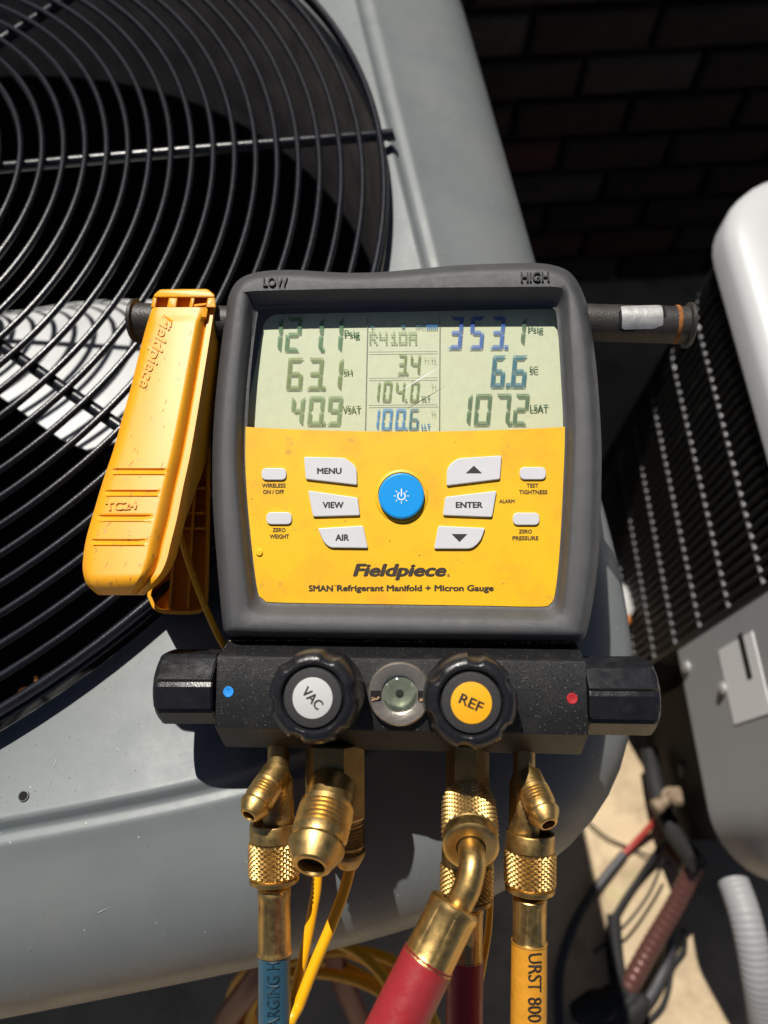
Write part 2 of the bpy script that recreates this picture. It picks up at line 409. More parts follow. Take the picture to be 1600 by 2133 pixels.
# guard
guard = empty("fan_guard"); guard.parent = unit
WZ = WIRE_Z - DECK
def ring(r, z, rad, seg=180, ts=8):
    lo = []
    for i in range(seg + 1):
        a = 2 * math.pi * (i % seg) / seg; c = Vector((math.cos(a), math.sin(a), 0))
        lo.append([c * (r + rad * math.cos(b)) + Vector((0, 0, z + rad * math.sin(b))) for b in (2 * math.pi * k / ts for k in range(ts))])
    return MB().loft(lo, False, False)
k = 0; r = .3325
while r > .06:
    ring(r, WZ + 0.004 * (1 - (r / .3325) ** 2), .00168 if r < .33 else .0020).out("guard_ring", M_wire, guard, 60); r -= .01165
ring(.3335, WZ - .006, .0016).out("guard_ring", M_wire, guard, 60)
for ang in (8.3 - 9.5, 53.7 - 9.5, -35 - 9.5, -80 - 9.5, 98 - 9.5, 143 - 9.5, 188 - 9.5, 233 - 9.5):
    a = R(ang); c = Vector((math.cos(a), math.sin(a), 0))
    pts = [c * .055 + Vector((0, 0, WZ - .0005)), c * .2 + Vector((0, 0, WZ - .002)), c * .330 + Vector((0, 0, WZ - .0045)), c * .3375 + Vector((0, 0, WZ - .0055))]
    MB().tube(pts, .0031, 10, 4).out("guard_rib", M_wire, guard, 60)
MB().lathe((0, 0, WZ - .004), (0, 0, 1), [(0, .07), (.003, .072), (.006, .068), (.007, .0)], 40, True).out("guard_cap", M_wire, guard)
# fan
fan = empty("fan"); fan.parent = unit; fan.location = (0, 0, -.095)
MB().lathe((0, 0, -.03), (0, 0, 1), [(0, .06), (.03, .062), (.036, .055), (.037, .02), (.045, .018), (.046, 0)], 36).out("fan_hub", M_dark, fan)
def blade(a0, name="fan_blade"):
    nr, na = 10, 14; top = []; bot = []
    for i in range(nr + 1):
        t = i / nr; r = .058 + t * .168
        for j in range(na + 1):
            s = j / na; w = R(70 - 22 * t); sweep = R(-9 * t)
            edge = 0.0
            if t > .8: edge = (t - .8) / .2
            a = a0 + sweep + (s - .5) * w * (1 - .25 * edge ** 3)
            z = -(s - .5) * .085 * (.75 + .25 * t) + .010 * math.sin(s * math.pi)
            top.append(Vector((r * math.cos(a), r * math.sin(a), z))); bot.append(top[-1] - Vector((0, 0, .0018)))
    I = lambda i, j: i * (na + 1) + j; n0 = len(top); fs = []
    for i in range(nr):
        for j in range(na):
            q = (I(i, j), I(i + 1, j), I(i + 1, j + 1), I(i, j + 1)); fs.append(q); fs.append(tuple(n0 + k for k in q[::-1]))
    rim = [I(0, j) for j in range(na)] + [I(i, na) for i in range(nr)] + [I(nr, j) for j in range(na, 0, -1)] + [I(i, 0) for i in range(nr, 0, -1)]
    for k in range(len(rim)):
        a, b = rim[k], rim[(k + 1) % len(rim)]; fs.append((b, a, a + n0, b + n0))
    return pydata(name, top + bot, fs, M_blade, fan, 40)
for a in (-4, 116, 236): blade(R(a - 9.5))
# screw hole in the pan: raised rim, black disc painted for its shade
so = empty("screw_hole"); so.parent = unit
p = UM.inverted() @ at_z(50, 1658, DECK); so.location = (p.x, p.y, -.0013); so.scale = (.68, .68, .68)
MB().lathe((0, 0, 0.0022), (0, 0, 1), [(0, .0030), (.0006, .0029), (.0008, .0024)], 24, False).out("hole_rim", M_grey, so)
MB().lathe((0, 0, 0.0027), (0, 0, 1), [(0, .0026), (.0002, .0024)], 24).out("bore", M_hole, so)
# ================================================================== WHITE CONDENSER ON THE RIGHT
T2 = CAM.z - 0.423 + .0
u2 = empty("second_condenser", Matrix.Translation((0.291, 0.0, 0)) @ Matrix.Rotation(R(0.9), 4, 'Z'))
tag(u2, "second outdoor unit with white top and dark wire coil guard", "air conditioner")
def rrect(x0, y0, x1, y1, r, z, seg=10):
    out = []
    for cx, cy, a0 in ((x1 - r, y1 - r, 0), (x0 + r, y1 - r, 90), (x0 + r, y0 + r, 180), (x1 - r, y0 + r, 270)):
        for k in range(seg + 1):
            a = R(a0 + 90 * k / seg); out.append(Vector((cx + r * math.cos(a), cy + r * math.sin(a), z)))
    return out
Y0, Y1, X1 = -.035, .505, .80
MB().loft([rrect(0, Y0, X1, Y1, .07, T2 - .030), rrect(-.008, Y0 - .008, X1 + .008, Y1 + .008, .078, T2 - .030), rrect(-.008, Y0 - .008, X1 + .008, Y1 + .008, .078, T2 - .012),
           rrect(-.005, Y0 - .005, X1 + .005, Y1 + .005, .075, T2 - .004), rrect(+.004, Y0 + .004, X1 - .004, Y1 - .004, .066, T2),
           rrect(.02, Y0 + .02, X1 - .02, Y1 - .02, .06, T2 + .003), rrect(.30, Y0 + .20, X1 - .30, Y1 - .20, .03, T2 + .012)], False, True).out("top_cover", M_u2, u2, 50)
MB().loft([rrect(.03, .19, X1 - .03, Y1 - .03, .05, .08), rrect(.03, .19, X1 - .03, Y1 - .03, .05, T2 - .03)], True, False).out("coil", M_dark, u2, 50)
MB().loft([rrect(.12, .10, X1 - .1, Y1 - .1, .06, 0.002), rrect(.12, .10, X1 - .1, Y1 - .1, .06, 0.08)], True, True).out('base_pan', M_dark, u2, 50)
PB = CAM.z - .69                                   # service panel bottom
for nm, z0, z1, off in (("service_panel", PB, T2 - .03, 0),):
    lo = []
    path = [Vector((0, .172)), Vector((0, .04))] + [Vector((.06 - .06 * math.cos(R(a)), .025 - .06 * math.sin(R(a)))) for a in range(0, 91, 9)] + [Vector((.5, -.035))]
    o_ = [Vector((q.x, q.y, 0)) for q in path]; inn = [Vector((q.x + .012, q.y + .012, 0)) for q in path]
    prof = o_ + inn[::-1]
    MB().loft([[q + Vector((0, 0, z0)) for q in prof], [q + Vector((0, 0, z1)) for q in prof]]).out(nm, M_u2g, u2, 40)
MB().box((.2, .08, PB - .2), .3, .16, .4).out("valve_recess", M_dark, u2, None)
gd = empty("coil_guard"); gd.parent = u2
pth = [Vector((0, .175 + .0092 * i)) for i in range(27)]
pth += [Vector((.085 - .085 * math.cos(R(a)), Y1 - .085 + .085 * math.sin(R(a)))) for a in range(4, 91, 6)]
pth += [Vector((.085 + .0092 * i, Y1)) for i in range(1, 20)]
rod = None
for q in pth:
    if rod is None:
        rod = MB().lathe((0, 0, .08), (0, 0, 1), [(0, .0024), (T2 - .034 - .08, .0024)], 8, False).out("guard_rod", M_fin, gd, 60); ro = rod
    else:
        ro = bpy.data.objects.new("guard_rod", rod.data); COL.objects.link(ro); ro.parent = gd
    ro.location = (q.x, q.y, 0)
for i in range(-1, 10):
    z = CAM.z - .512 - .0597 * i
    if z < .1 or z > T2 - .04: continue
    MB().tube([Vector((q.x + .0002, q.y, z)) for q in pth], .0021, 8, 2, True, None, True).out("guard_wire", M_hw, gd, 60)
lab = empty("rating_label"); lab.parent = u2
lz = CAM.z - .575
MB().box((-.0004, .118, lz), .0006, .062, .062).out("label_sheet", M_label, lab, None)
MB().box((-.0008, .134, lz + .012), .0003, .036, .008).out("label_print", M_ink, lab, None)
for yy, zz in ((.150, CAM.z - .675), (.118, CAM.z - .612)):
    MB().lathe((.001, yy, zz), (-1, yy, zz), [(0, .0055), (.003, .0055), (.005, .003), (.0055, 0)], 14).out("screw", M_steel, u2)
# ================================================================== DIGITAL MANIFOLD GAUGE
ga = empty("manifold_gauge", GM)
tag(ga, "yellow and black digital refrigerant manifold gauge with lit grey green display", "gauge")
NB = 288
def star(pts, h, closed_steps=6, cen=(850, 945), sharp=False):
    """closed photo outline -> NB points on the gauge at height h, evenly spread round its middle"""
    P = [Vector((p[0], p[1])) for p in pts]
    if not sharp: P = crom(P, closed_steps, True)
    out = []; n = len(P); c = Vector(cen)
    for i in range(NB):
        a = 2 * math.pi * i / NB; d = Vector((math.cos(a), math.sin(a))); best = None
        for k in range(n):
            p, q = P[k] - c, P[(k + 1) % n] - c; e = q - p; den = d.x * e.y - d.y * e.x
            if abs(den) < 1e-9: continue
            t = (p.x * e.y - p.y * e.x) / den; s = (p.x * d.y - p.y * d.x) / den
            if t > 0 and -1e-6 <= s <= 1 + 1e-6: best = t if best is None else max(best, t)
        out.append(c + d * best)
    return out
OUT = [(470, 655), (478, 612), (498, 582), (536, 567), (600, 562), (720, 568), (800, 566), (880, 559), (960, 552), (1080, 548), (1140, 550),
       (1186, 566), (1213, 606), (1228, 660), (1243, 770), (1252, 900), (1253, 1000), (1248, 1150), (1236, 1250), (1222, 1318), (1212, 1333), (1190, 1336),
       (1000, 1334), (700, 1331), (500, 1327), (473, 1322), (464, 1300), (452, 1170), (443, 1040), (444, 900), (455, 770)]
WIN = [(540, 640), (700, 635), (900, 632), (1100, 630), (1140, 631), (1156, 640), (1164, 662), (1172, 780), (1177, 892), (1174, 1000), (1166, 1150), (1156, 1240), (1146, 1258), (1125, 1264),
       (1000, 1262), (800, 1259), (570, 1255), (548, 1248), (536, 1230), (522, 1120), (512, 1000), (511, 900), (518, 780), (530, 672), (535, 650)]
oo = star(OUT, 0); ww = star(WIN, 0)
def off(pts, d):
    q = inset(pts, d); return q
def dl(pts, h): return [dev(p.x, p.y, h) for p in pts]
def rimoff(pts, top, side, bot):
    r = []
    for p in pts:
        d = p - Vector((850, 945)); k = Vector(p)
        if p.y < 700: w = min(1, (700 - p.y) / 50)
        else: w = 0
        wb = min(1, max(0, (p.y - 1190) / 55))
        dy = -top * w + bot * wb
        dx = (side if d.x > 0 else -side) * min(1, abs(d.x) / 290)
        r.append(Vector((p.x + dx, p.y + dy)))
    return r
lo = [dl(off(oo, 10), -.042), dl(off(oo, 1), -.036), dl(oo, -.0085), dl(off(oo, 3), -.0045), dl(off(oo, 8), -.0018), dl(off(oo, 15), -.0003),
      dl(off(oo, 22), 0.0), dl(rimoff(ww, 33, 24, 34), -.0002), dl(rimoff(ww, 30, 18, 27), -.0010), dl(rimoff(ww, 26, 13, 19), -.0022),
      dl(rimoff(ww, 10, 7, 9), -.0045), dl(rimoff(ww, 2, 2, 2), -.0056), dl(off(ww, 4), -.0058)]
# keep the inner rim loops inside the outer ones where the frame is narrow
MB().loft(lo, True, False).out("housing", M_housing, ga, 50)
# faceplate and window
HF = -.0054
arc = lambda u: 889 + 10 * (1 - ((u - 845) / 333.0) ** 2)
def strip(name, fn_top, fn_bot, u0, u1, h, m, parent, n=40):
    vs = []; fs = []
    for i in range(n + 1):
        u = u0 + (u1 - u0) * i / n; vs += [dev(u, fn_top(u), h), dev(u, fn_bot(u), h)]
    for i in range(n): fs.append((2 * i, 2 * i + 1, 2 * i + 3, 2 * i + 2))
    return pydata(name, vs, fs, m, parent, None)
face = [p for p in off(ww, 0.5)]
fp = [p for p in face if p.y > arc(p.x)]
fp.sort(key=lambda p: math.atan2(p.y - 1000, p.x - 845))
# outline: arc from left to right on top, then the window edge clockwise
low = sorted([p for p in face if p.y > arc(p.x) + 1], key=lambda p: math.atan2(p.y - 890, p.x - 845))
topc = [Vector((511.5 + (1177 - 511.5) * i / 40, arc(511.5 + (1177 - 511.5) * i / 40))) for i in range(41)]
poly = topc + low
mb = MB(); a = [dev(p.x, p.y, HF) for p in poly]; b = [dev(p.x, p.y, HF - .002) for p in poly]
mb.loft([b, a], False, True); mb.out("faceplate", M_yel, ga, 40)
lens = [p for p in off(ww, -1.0) if p.y <= arc(p.x) - 1]
lens = sorted(lens, key=lambda p: math.atan2(p.y - 895, p.x - 845))
lp = lens + [Vector((q.x, q.y - .5)) for q in topc[::-1]]
me_lens = MB().loft([[dev(p.x, p.y, HF + .0001) for p in lp]], False, True)
me_lens.f = [tuple(range(len(lp)))]; me_lens.out("window", M_lens, ga, None)
# dark well and LCD
HL = -.0110
MB().loft([dl(rimoff(ww, 16, 3, 3), HL - .0006), dl(rimoff(ww, 10, 2, 2), -.0064)], True, False).out("display_well", mat('smoky_well', (0.10, 0.11, 0.13), 0.5), ga, None)
lc = round_poly([(553, 655), (1166, 643), (1182, 905), (505, 905)], [30, 26, 4, 4], 8)
lcd = MB().loft([[dev(p.x, p.y, HL - .0003) for p in lc], [dev(p.x, p.y, HL) for p in lc]], False, True).out("lcd_panel", M_lcd, ga, None)
HS = HL + .0007
def film(nm, c): return film_mat('lcd_' + nm, c, 0.70)
F_green, F_olive, F_sage = film('green', (0.05, 0.19, 0.06)), film('olive', (0.18, 0.24, 0.05)), film('sage', (0.20, 0.30, 0.11))
F_blue, F_teal, F_dusk, F_sky = film('blue', (0.012, 0.12, 0.50)), film('teal', (0.004, 0.15, 0.24)), film('dusk', (0.08, 0.17, 0.08)), film('sky', (0.02, 0.24, 0.60))
F_line = film_mat('lcd_line', (0.05, 0.06, 0.055), 0.9)
SEG = {'0': 'abcdef', '1': 'bc', '2': 'abged', '3': 'abgcd', '4': 'fgbc', '5': 'afgcd', '6': 'afgedc', '7': 'abc', '9': 'abcdfg'}
def seg_poly(ch, w, h, t):
    """one segment in a w x h digit box, y down"""
    m = h / 2; e = t * .10; a = t * .5
    H = lambda x0, x1, y, up, dn: [(x0, y - up), (x1, y - up), (x1 - t * .8, y + dn), (x0 + t * .8, y + dn)]
    if ch == 'a': return [(e, 0), (w - e, 0), (w - t, t), (t, t)]
    if ch == 'd': return [(t, h - t), (w - t, h - t), (w - e, h), (e, h)]
    if ch == 'g': return [(t * .4 + e, m), (t, m - a), (w - t, m - a), (w - t * .4 - e, m), (w - t, m + a), (t, m + a)]
    if ch == 'f': return [(0, e), (t, t + e), (t, m - a - e), (t * .4, m - e), (0, m - e)]
    if ch == 'e': return [(0, m + e), (t * .4, m + e), (t, m + a + e), (t, h - t - e), (0, h - e)]
    if ch == 'b': return [(w, e), (w - t, t + e), (w - t, m - a - e), (w - t * .4, m - e), (w, m - e)]
    if ch == 'c': return [(w, m + e), (w - t * .4, m + e), (w - t, m + a + e), (w - t, h - t - e), (w, h - e)]
def digits(items, v0, v1, m, lean, tw, parent):
    """items: (character, left, right) in photo pixels"""
    for ch, u0, u1 in items:
        mb = MB(); w = u1 - u0; h = v1 - v0
        polys = [[(0, h - tw), (tw, h - tw), (tw, h), (0, h)]] if ch == '.' else [seg_poly(s, w, h, tw) for s in SEG[ch]]
        for pl in polys:
            q = [dev(u0 + x + lean * (h - y) / h, v0 + y, HS) for x, y in pl]
            mb.add(q, [tuple(range(len(q)))])
        mb.out("decimal_point" if ch == '.' else "digit", m, parent, None)
def lc_(x, y): return 440 + x * .5, 530 + y * .5
def row(s, y0, y1, m, tw=8.5, lean=6):
    digits([(c, 440 + a * .5, 440 + b * .5) for c, a, b in s], 530 + y0 * .5, 530 + y1 * .5, m, lean, tw, lcd)
row([('1', 252, 290), ('2', 304, 368), ('1', 424, 460), ('.', 454, 462), ('1', 508, 542)], 262, 404, F_green)
row([('6', 310, 376), ('3', 394, 458), ('.', 458, 466), ('1', 506, 540)], 430, 564, F_olive)
row([('4', 326, 380), ('0', 398, 462), ('.', 458, 464), ('9', 478, 538)], 590, 712, F_sage)
row([('3', 984, 1042), ('5', 1072, 1132), ('3', 1158, 1216), ('.', 1220, 1228)], 258, 394, F_blue)
row([('1', 1274, 1304)], 262, 376, F_dusk)
row([('6', 1162, 1220), ('.', 1226, 1234), ('6', 1246, 1310)], 420, 554, F_teal, 9.5)
row([('1', 1050, 1078), ('0', 1092, 1160), ('7', 1176, 1240), ('.', 1236, 1244), ('2', 1254, 1316)], 580, 712, F_dusk)
row([('3', 772, 810), ('.', 810, 816), ('4', 826, 868)], 414, 500, F_olive, 5.5, 3)
row([('1', 672, 698), ('0', 712, 748), ('4', 764, 802), ('.', 806, 812), ('0', 826, 862)], 528, 612, F_olive, 5.0, 4)
row([('1', 672, 696)], 642, 728, F_sky, 5.0, 4)
row([('0', 708, 750), ('0', 764, 804), ('.', 806, 813)], 642, 730, F_sky, 5.5, 4)
row([('6', 822, 862)], 642, 730, F_teal, 5.0, 4)
def lt(s, x0, y0, x1, y1, m, bold=.02):
    a = lc_(x0, y0); b = lc_(x1, y1); flat_text(s, (a[0], a[1], b[0], b[1]), HS, m, lcd, bold)
lt("Psig", 555, 315, 618, 350, F_green); lt("SH", 550, 478, 588, 500, F_olive); lt("VSAT", 547, 630, 624, 658, F_olive)
lt("Psig", 1320, 298, 1384, 328, F_dusk); lt("SC", 1326, 466, 1362, 494, F_dusk); lt("LSAT", 1328, 625, 1405, 654, F_dusk)
lt("T1-T2", 886, 430, 936, 450, F_sage, .0); lt("T1", 916, 543, 936, 558, F_olive, .0); lt("SLT", 876, 590, 914, 609, F_dusk, .01)
lt("T2", 916, 655, 936, 672, F_dusk, .0); lt("LLT", 876, 706, 914, 727, F_sky, .02); lt("APO", 850, 288, 892, 310, F_teal, .0); lt("F", 668, 292, 682, 312, F_teal, .0)
mb = MB()                                              # dot-matrix refrigerant name
DOT = {'R': ["1110", "1001", "1110", "1010", "1001"], '4': ["1001", "1001", "1111", "0001", "0001"], '1': ["0010", "0110", "0010", "0010", "0111"],
       '0': ["1111", "1001", "1001", "1001", "1111"], 'A': ["1111", "1001", "1111", "1001", "1001"]}
for k, ch in enumerate("R410A"):
    for r_, line in enumerate(DOT[ch]):
        for c_, bit in enumerate(line):
            if bit == '1':
                x = 658 + k * 41 + c_ * 9; y = 322 + r_ * 10.5
                q = [dev(*lc_(x + a, y + b), HS) for a, b in ((0, 0), (7.5, 0), (7.5, 8.5), (0, 8.5))]; mb.add(q, [(0, 1, 2, 3)])
mb.out("refrigerant_name", F_sage, lcd, None)
mb = MB()                                              # battery bars, star mark, frame lines
for k in range(6):
    x = 898 + k * 8; q = [dev(*lc_(x + a, y), HS) for a, y in ((0, 286), (5, 286), (4, 312), (-1, 312))]; mb.add(q, [(0, 1, 2, 3)])
mb.out("battery_bars", F_sky, lcd, None)
mb = MB()
for an in range(5):
    a = R(-90 + 72 * an); cx_, cy_ = 800, 300; d = Vector((math.cos(a), math.sin(a))); n_ = Vector((-d.y, d.x)) * 3
    q = [dev(*lc_(cx_ + n_.x, cy_ + n_.y), HS), dev(*lc_(cx_ + d.x * 13, cy_ + d.y * 13), HS), dev(*lc_(cx_ - n_.x, cy_ - n_.y), HS)]; mb.add(q, [(0, 1, 2)])
mb.out("star_mark", F_teal, lcd, None)
mb = MB()
def lcline(x0, y0, x1, y1, w=2.2):
    a = Vector(lc_(x0, y0)); b = Vector(lc_(x1, y1)); t = (b - a).normalized(); n_ = Vector((-t.y, t.x)) * w * .25
    mb.add([dev(*(a + n_), HS), dev(*(b + n_), HS), dev(*(b - n_), HS), dev(*(a - n_), HS)], [(0, 1, 2, 3)])
lcline(652, 262, 642, 735); lcline(953, 258, 951, 737)
for y, d in ((407, -3), (516, -2), (629, -3)): lcline(656, y, 943, y + d)
mb.out("divider_lines", F_line, lcd, None)
# scratch on the window
sa, sb = lc_(762, 582), lc_(968, 460)
n_ = Vector((.45, .85))
pydata("window_scratch", [dev(sa[0], sa[1], HF + .0002), dev((sa[0] + sb[0]) / 2 + n_.x, (sa[1] + sb[1]) / 2 + n_.y, HF + .0002), dev(sb[0], sb[1], HF + .0002),
       dev((sa[0] + sb[0]) / 2 - n_.x, (sa[1] + sb[1]) / 2 - n_.y, HF + .0002)], [(0, 1, 2, 3)], M_white, ga, None)
# buttons
def B(x, y): return 480 + .475 * x, 900 + .475 * y
def button(pts, rad, name="button", m=None, top=HF + .0010, bev=.00028):
    pp = round_poly(px2([B(*p) for p in pts], top), rad, 6)
    well = inset(pp, -.0007)
    o = pad(pp, HF - .001, top, bev, name, m or M_btn, ga)
    return o
mm = .00017
bt = {}
bt['MENU'] = button([(322, 108), (500, 112), (553, 150), (556, 232), (330, 206)], [4 * mm, 8 * mm, 12 * mm, 4 * mm, 4 * mm])
bt['VIEW'] = button([(340, 256), (558, 287), (568, 365), (362, 371)], 4 * mm)
bt['AIR'] = button([(383, 422), (582, 410), (603, 509), (435, 507), (408, 482)], [4 * mm, 4 * mm, 4 * mm, 14 * mm, 14 * mm])
bt['UP'] = button([(1190, 102), (1183, 206), (948, 235), (950, 150), (1000, 114)], [4 * mm, 4 * mm, 4 * mm, 14 * mm, 8 * mm])
bt['ENTER'] = button([(1168, 257), (1148, 373), (932, 365), (942, 284)], 4 * mm)
bt['DOWN'] = button([(912, 411), (1118, 420), (1098, 478), (1060, 512), (893, 512)], [4 * mm, 4 * mm, 12 * mm, 10 * mm, 4 * mm])
for x0, x1, y0, y1 in ((136, 245, 157, 210), (157, 269, 351, 405), (1269, 1385, 153, 208), (1239, 1356, 353, 408)):
    button([(x0, y0), (x1, y0), (x1, y1), (x0, y1)], [11.5 * mm] * 4, 'button', None, HF + .0008)
cp = [B(750 + 101 * math.cos(2 * math.pi * i / 64), 280 + 101 * math.sin(2 * math.pi * i / 64)) for i in range(64)]
pw = pad(px2(cp, HF + .0021), HF - .001, HF + .0023, .0007, "power_button", M_blue, ga)
cr = [B(750 + 117 * math.cos(2 * math.pi * i / 64), 280 + 117 * math.sin(2 * math.pi * i / 64)) for i in range(64)]
cr2 = [B(750 + 104 * math.cos(2 * math.pi * i / 64), 280 + 104 * math.sin(2 * math.pi * i / 64)) for i in range(64)]
MB().loft([[dev(u, v, HF + .0001) for u, v in cr], [dev(u, v, HF + .0005) for u, v in inset([Vector(p) for p in cr], 3)], [dev(u, v, HF + .0005) for u, v in cr2]], False, False).out("power_button_collar", M_yel, ga, 50)
def bl(s, x0, y0, x1, y1, parent, h, m, bold=.03, shear=0):
    a = B(x0, y0); b = B(x1, y1); flat_text(s, (a[0], a[1], b[0], b[1]), h, m, parent, bold, shear)
HB = HF + .00104
bl("MENU", 380, 157, 488, 184, bt['MENU'], HB, M_ink, .045); bl("VIEW", 404, 306, 497, 334, bt['VIEW'], HB, M_ink, .045)
bl("AIR", 460, 448, 521, 477, bt['AIR'], HB, M_ink, .045); bl("ENTER", 988, 306, 1107, 333, bt['ENTER'], HB, M_ink, .045)
for key, tri in (('UP', [(1032, 181), (1104, 181), (1068, 147)]), ('DOWN', [(970, 447), (1040, 447), (1005, 482)])):
    q = [dev(*B(*p), HB) for p in tri]; pydata("arrow_mark", q, [(0, 1, 2)], M_ink, bt[key], None)
HT = HF + .00012
for s, x0, y0, x1, y1 in (("WIRELESS", 138, 225, 242, 243), ("ON / OFF", 143, 253, 235, 271), ("ZERO", 185, 420, 242, 438), ("WEIGHT", 172, 448, 257, 467),
                          ("TEST", 1299, 225, 1351, 243), ("TIGHTNESS", 1266, 254, 1390, 272), ("ALARM", 1179, 295, 1246, 311), ("ZERO", 1265, 427, 1323, 444), ("PRESSURE", 1237, 456, 1351, 474)):
    bl(s, x0, y0, x1, y1, ga, HT, M_inkb, .03)
bl("Fieldpiece", 537, 577, 948, 650, ga, HT, M_inkb, .048, .22); bl("®", 950, 622, 963, 635, ga, HT, M_inkb, .0)
bl("SMAN", 343, 671, 450, 699, ga, HT, M_inkb, .042); bl("TM", 452, 670, 465, 676, ga, HT, M_inkb, .0)
bl("Refrigerant Manifold + Micron Gauge", 467, 670, 1155, 706, ga, HT, M_inkb, .042)
# power symbol
mb = MB()
def arcband(r0, r1, a0, a1, n=20, cx_=750, cy_=280):
    vs = []
    for i in range(n + 1):
        a = R(a0 + (a1 - a0) * i / n)
        for r_ in (r0, r1): vs.append(dev(*B(cx_ + r_ * math.cos(a), cy_ + r_ * math.sin(a)), HF + .00236))
    mb.add(vs, [(2 * i, 2 * i + 1, 2 * i + 3, 2 * i + 2) for i in range(n)])
arcband(14, 19, -60, 240)
def bar(x0, y0, x1, y1, w):
    a = Vector(B(x0, y0)); b = Vector(B(x1, y1)); t = (b - a).normalized(); n2_ = Vector((-t.y, t.x)) * w * .475 / 2
    mb.add([dev(*q, HF + .00236) for q in (a + n2_, b + n2_, b - n2_, a - n2_)], [(0, 1, 2, 3)])
bar(750, 248, 750, 282, 5)
for a in (0, 42, 90, 138, 180, 222, 318):
    c, s_ = math.cos(R(a)), math.sin(R(a)); bar(750 + 24 * c, 280 + 24 * s_, 750 + 34 * c, 280 + 34 * s_, 3.2)
mb.out("power_mark", M_white, pw, None)
# small round bump on the faceplate
bp = [dev(533 + 7.5 * math.cos(2 * math.pi * i / 24), 1148 + 7.5 * math.sin(2 * math.pi * i / 24), 0).xy for i in range(24)]
pad([Vector(p) for p in bp], HF - .0005, HF + .0006, .0003, "light_sensor_bump", M_yel, ga)
# moulded LOW / HIGH
flat_text("LOW", (548, 578, 599, 597), .0002, M_rubber, ga, .02, 0, .0004, 1.5); flat_text("HIGH", (1085, 567, 1144, 587), .0002, M_rubber, ga, .02, 0, .0004, -1)
# ---------------------------------------------------------------- manifold block
bu0, bu1 = 447, 1226
prof = [(1328, -.0125), (1334, -.0095), (1366, .0018), (1369, .0026), (1372, .0030), (1516, .0030), (1520, .0027), (1523, .0018), (1556, -.0085), (1560, -.011), (1553, -.030), (1340, -.030)]
def bl_loop(u, tilt): return [Vector((dev(u, 1440 + 0, .003).x, dev(870, v + tilt, h).y, h)) for v, h in prof]
e0 = [Vector((p.x + .0007, p.y * 1 + (.0006 if p.y < dev(870, 1445, 0).y else -.0006), p.z - .0004)) for p in bl_loop(bu0, 0)]
e1 = [Vector((p.x - .0007, p.y, p.z - .0004)) for p in bl_loop(bu1, 8)]
MB().loft([e0, [Vector((p.x + .0006, p.y, p.z)) for p in bl_loop(bu0, 0)], [Vector((p.x - .0006, p.y, p.z)) for p in bl_loop(bu1, 8)], e1]).out("manifold_block", M_block, ga, 25)
for u, v, c in ((476, 1441, (0.02, 0.28, 0.8)), (1192, 1455, (0.42, 0.02, 0.025))):
    d = dev(u, v, .003); MB().lathe(d, d + Vector((0, 0, 1)), [(0, 10.5 * mm), (.0002, 10.2 * mm), (.00025, 8.5 * mm), (.0001, 6.5 * mm)], 28).out("port_dot", mat('dot_%.2f' % c[0], c, 0.5, var=.25, vscale=900), ga)
# side knobs
def side_knob(u_in, u_out, vc, r, h):
    A = dev(u_in, vc, h); B_ = Vector((dev(u_out, vc, h + r * .9).x, A.y, A.z)); Lk = (B_ - A).length
    ax = (B_ - A).normalized(); n = 96; loops = []
    def lobes(a):
        q = (a + .25) % (math.pi / 4); f = math.cos(math.pi / 8) / math.cos(q - math.pi / 8) * 1.04
        return f * (.93 if q < .10 else .965 if q < .14 else 1.0)
    for t, k, lb in ((0, .93, 1), (.001, .96, 1), (Lk * .02, .985, 1), (Lk * .87, 1.0, 1), (Lk * .92, .98, .9), (Lk * .955, .93, .5), (Lk * .985, .82, .15), (Lk, .66, 0), (Lk + .0003, .4, 0)):
        loops.append([A + ax * t + Vector((0, math.cos(a), math.sin(a))) * r * k * (1 + (lobes(a) - 1) * lb) for a in (2 * math.pi * i / n for i in range(n))])
    return MB().loft(loops).out("side_knob", M_blackpl, ga, 28)
side_knob(462, 314, 1429, .0128, -.0115); side_knob(1212, 1381, 1447, .0130, -.0115)
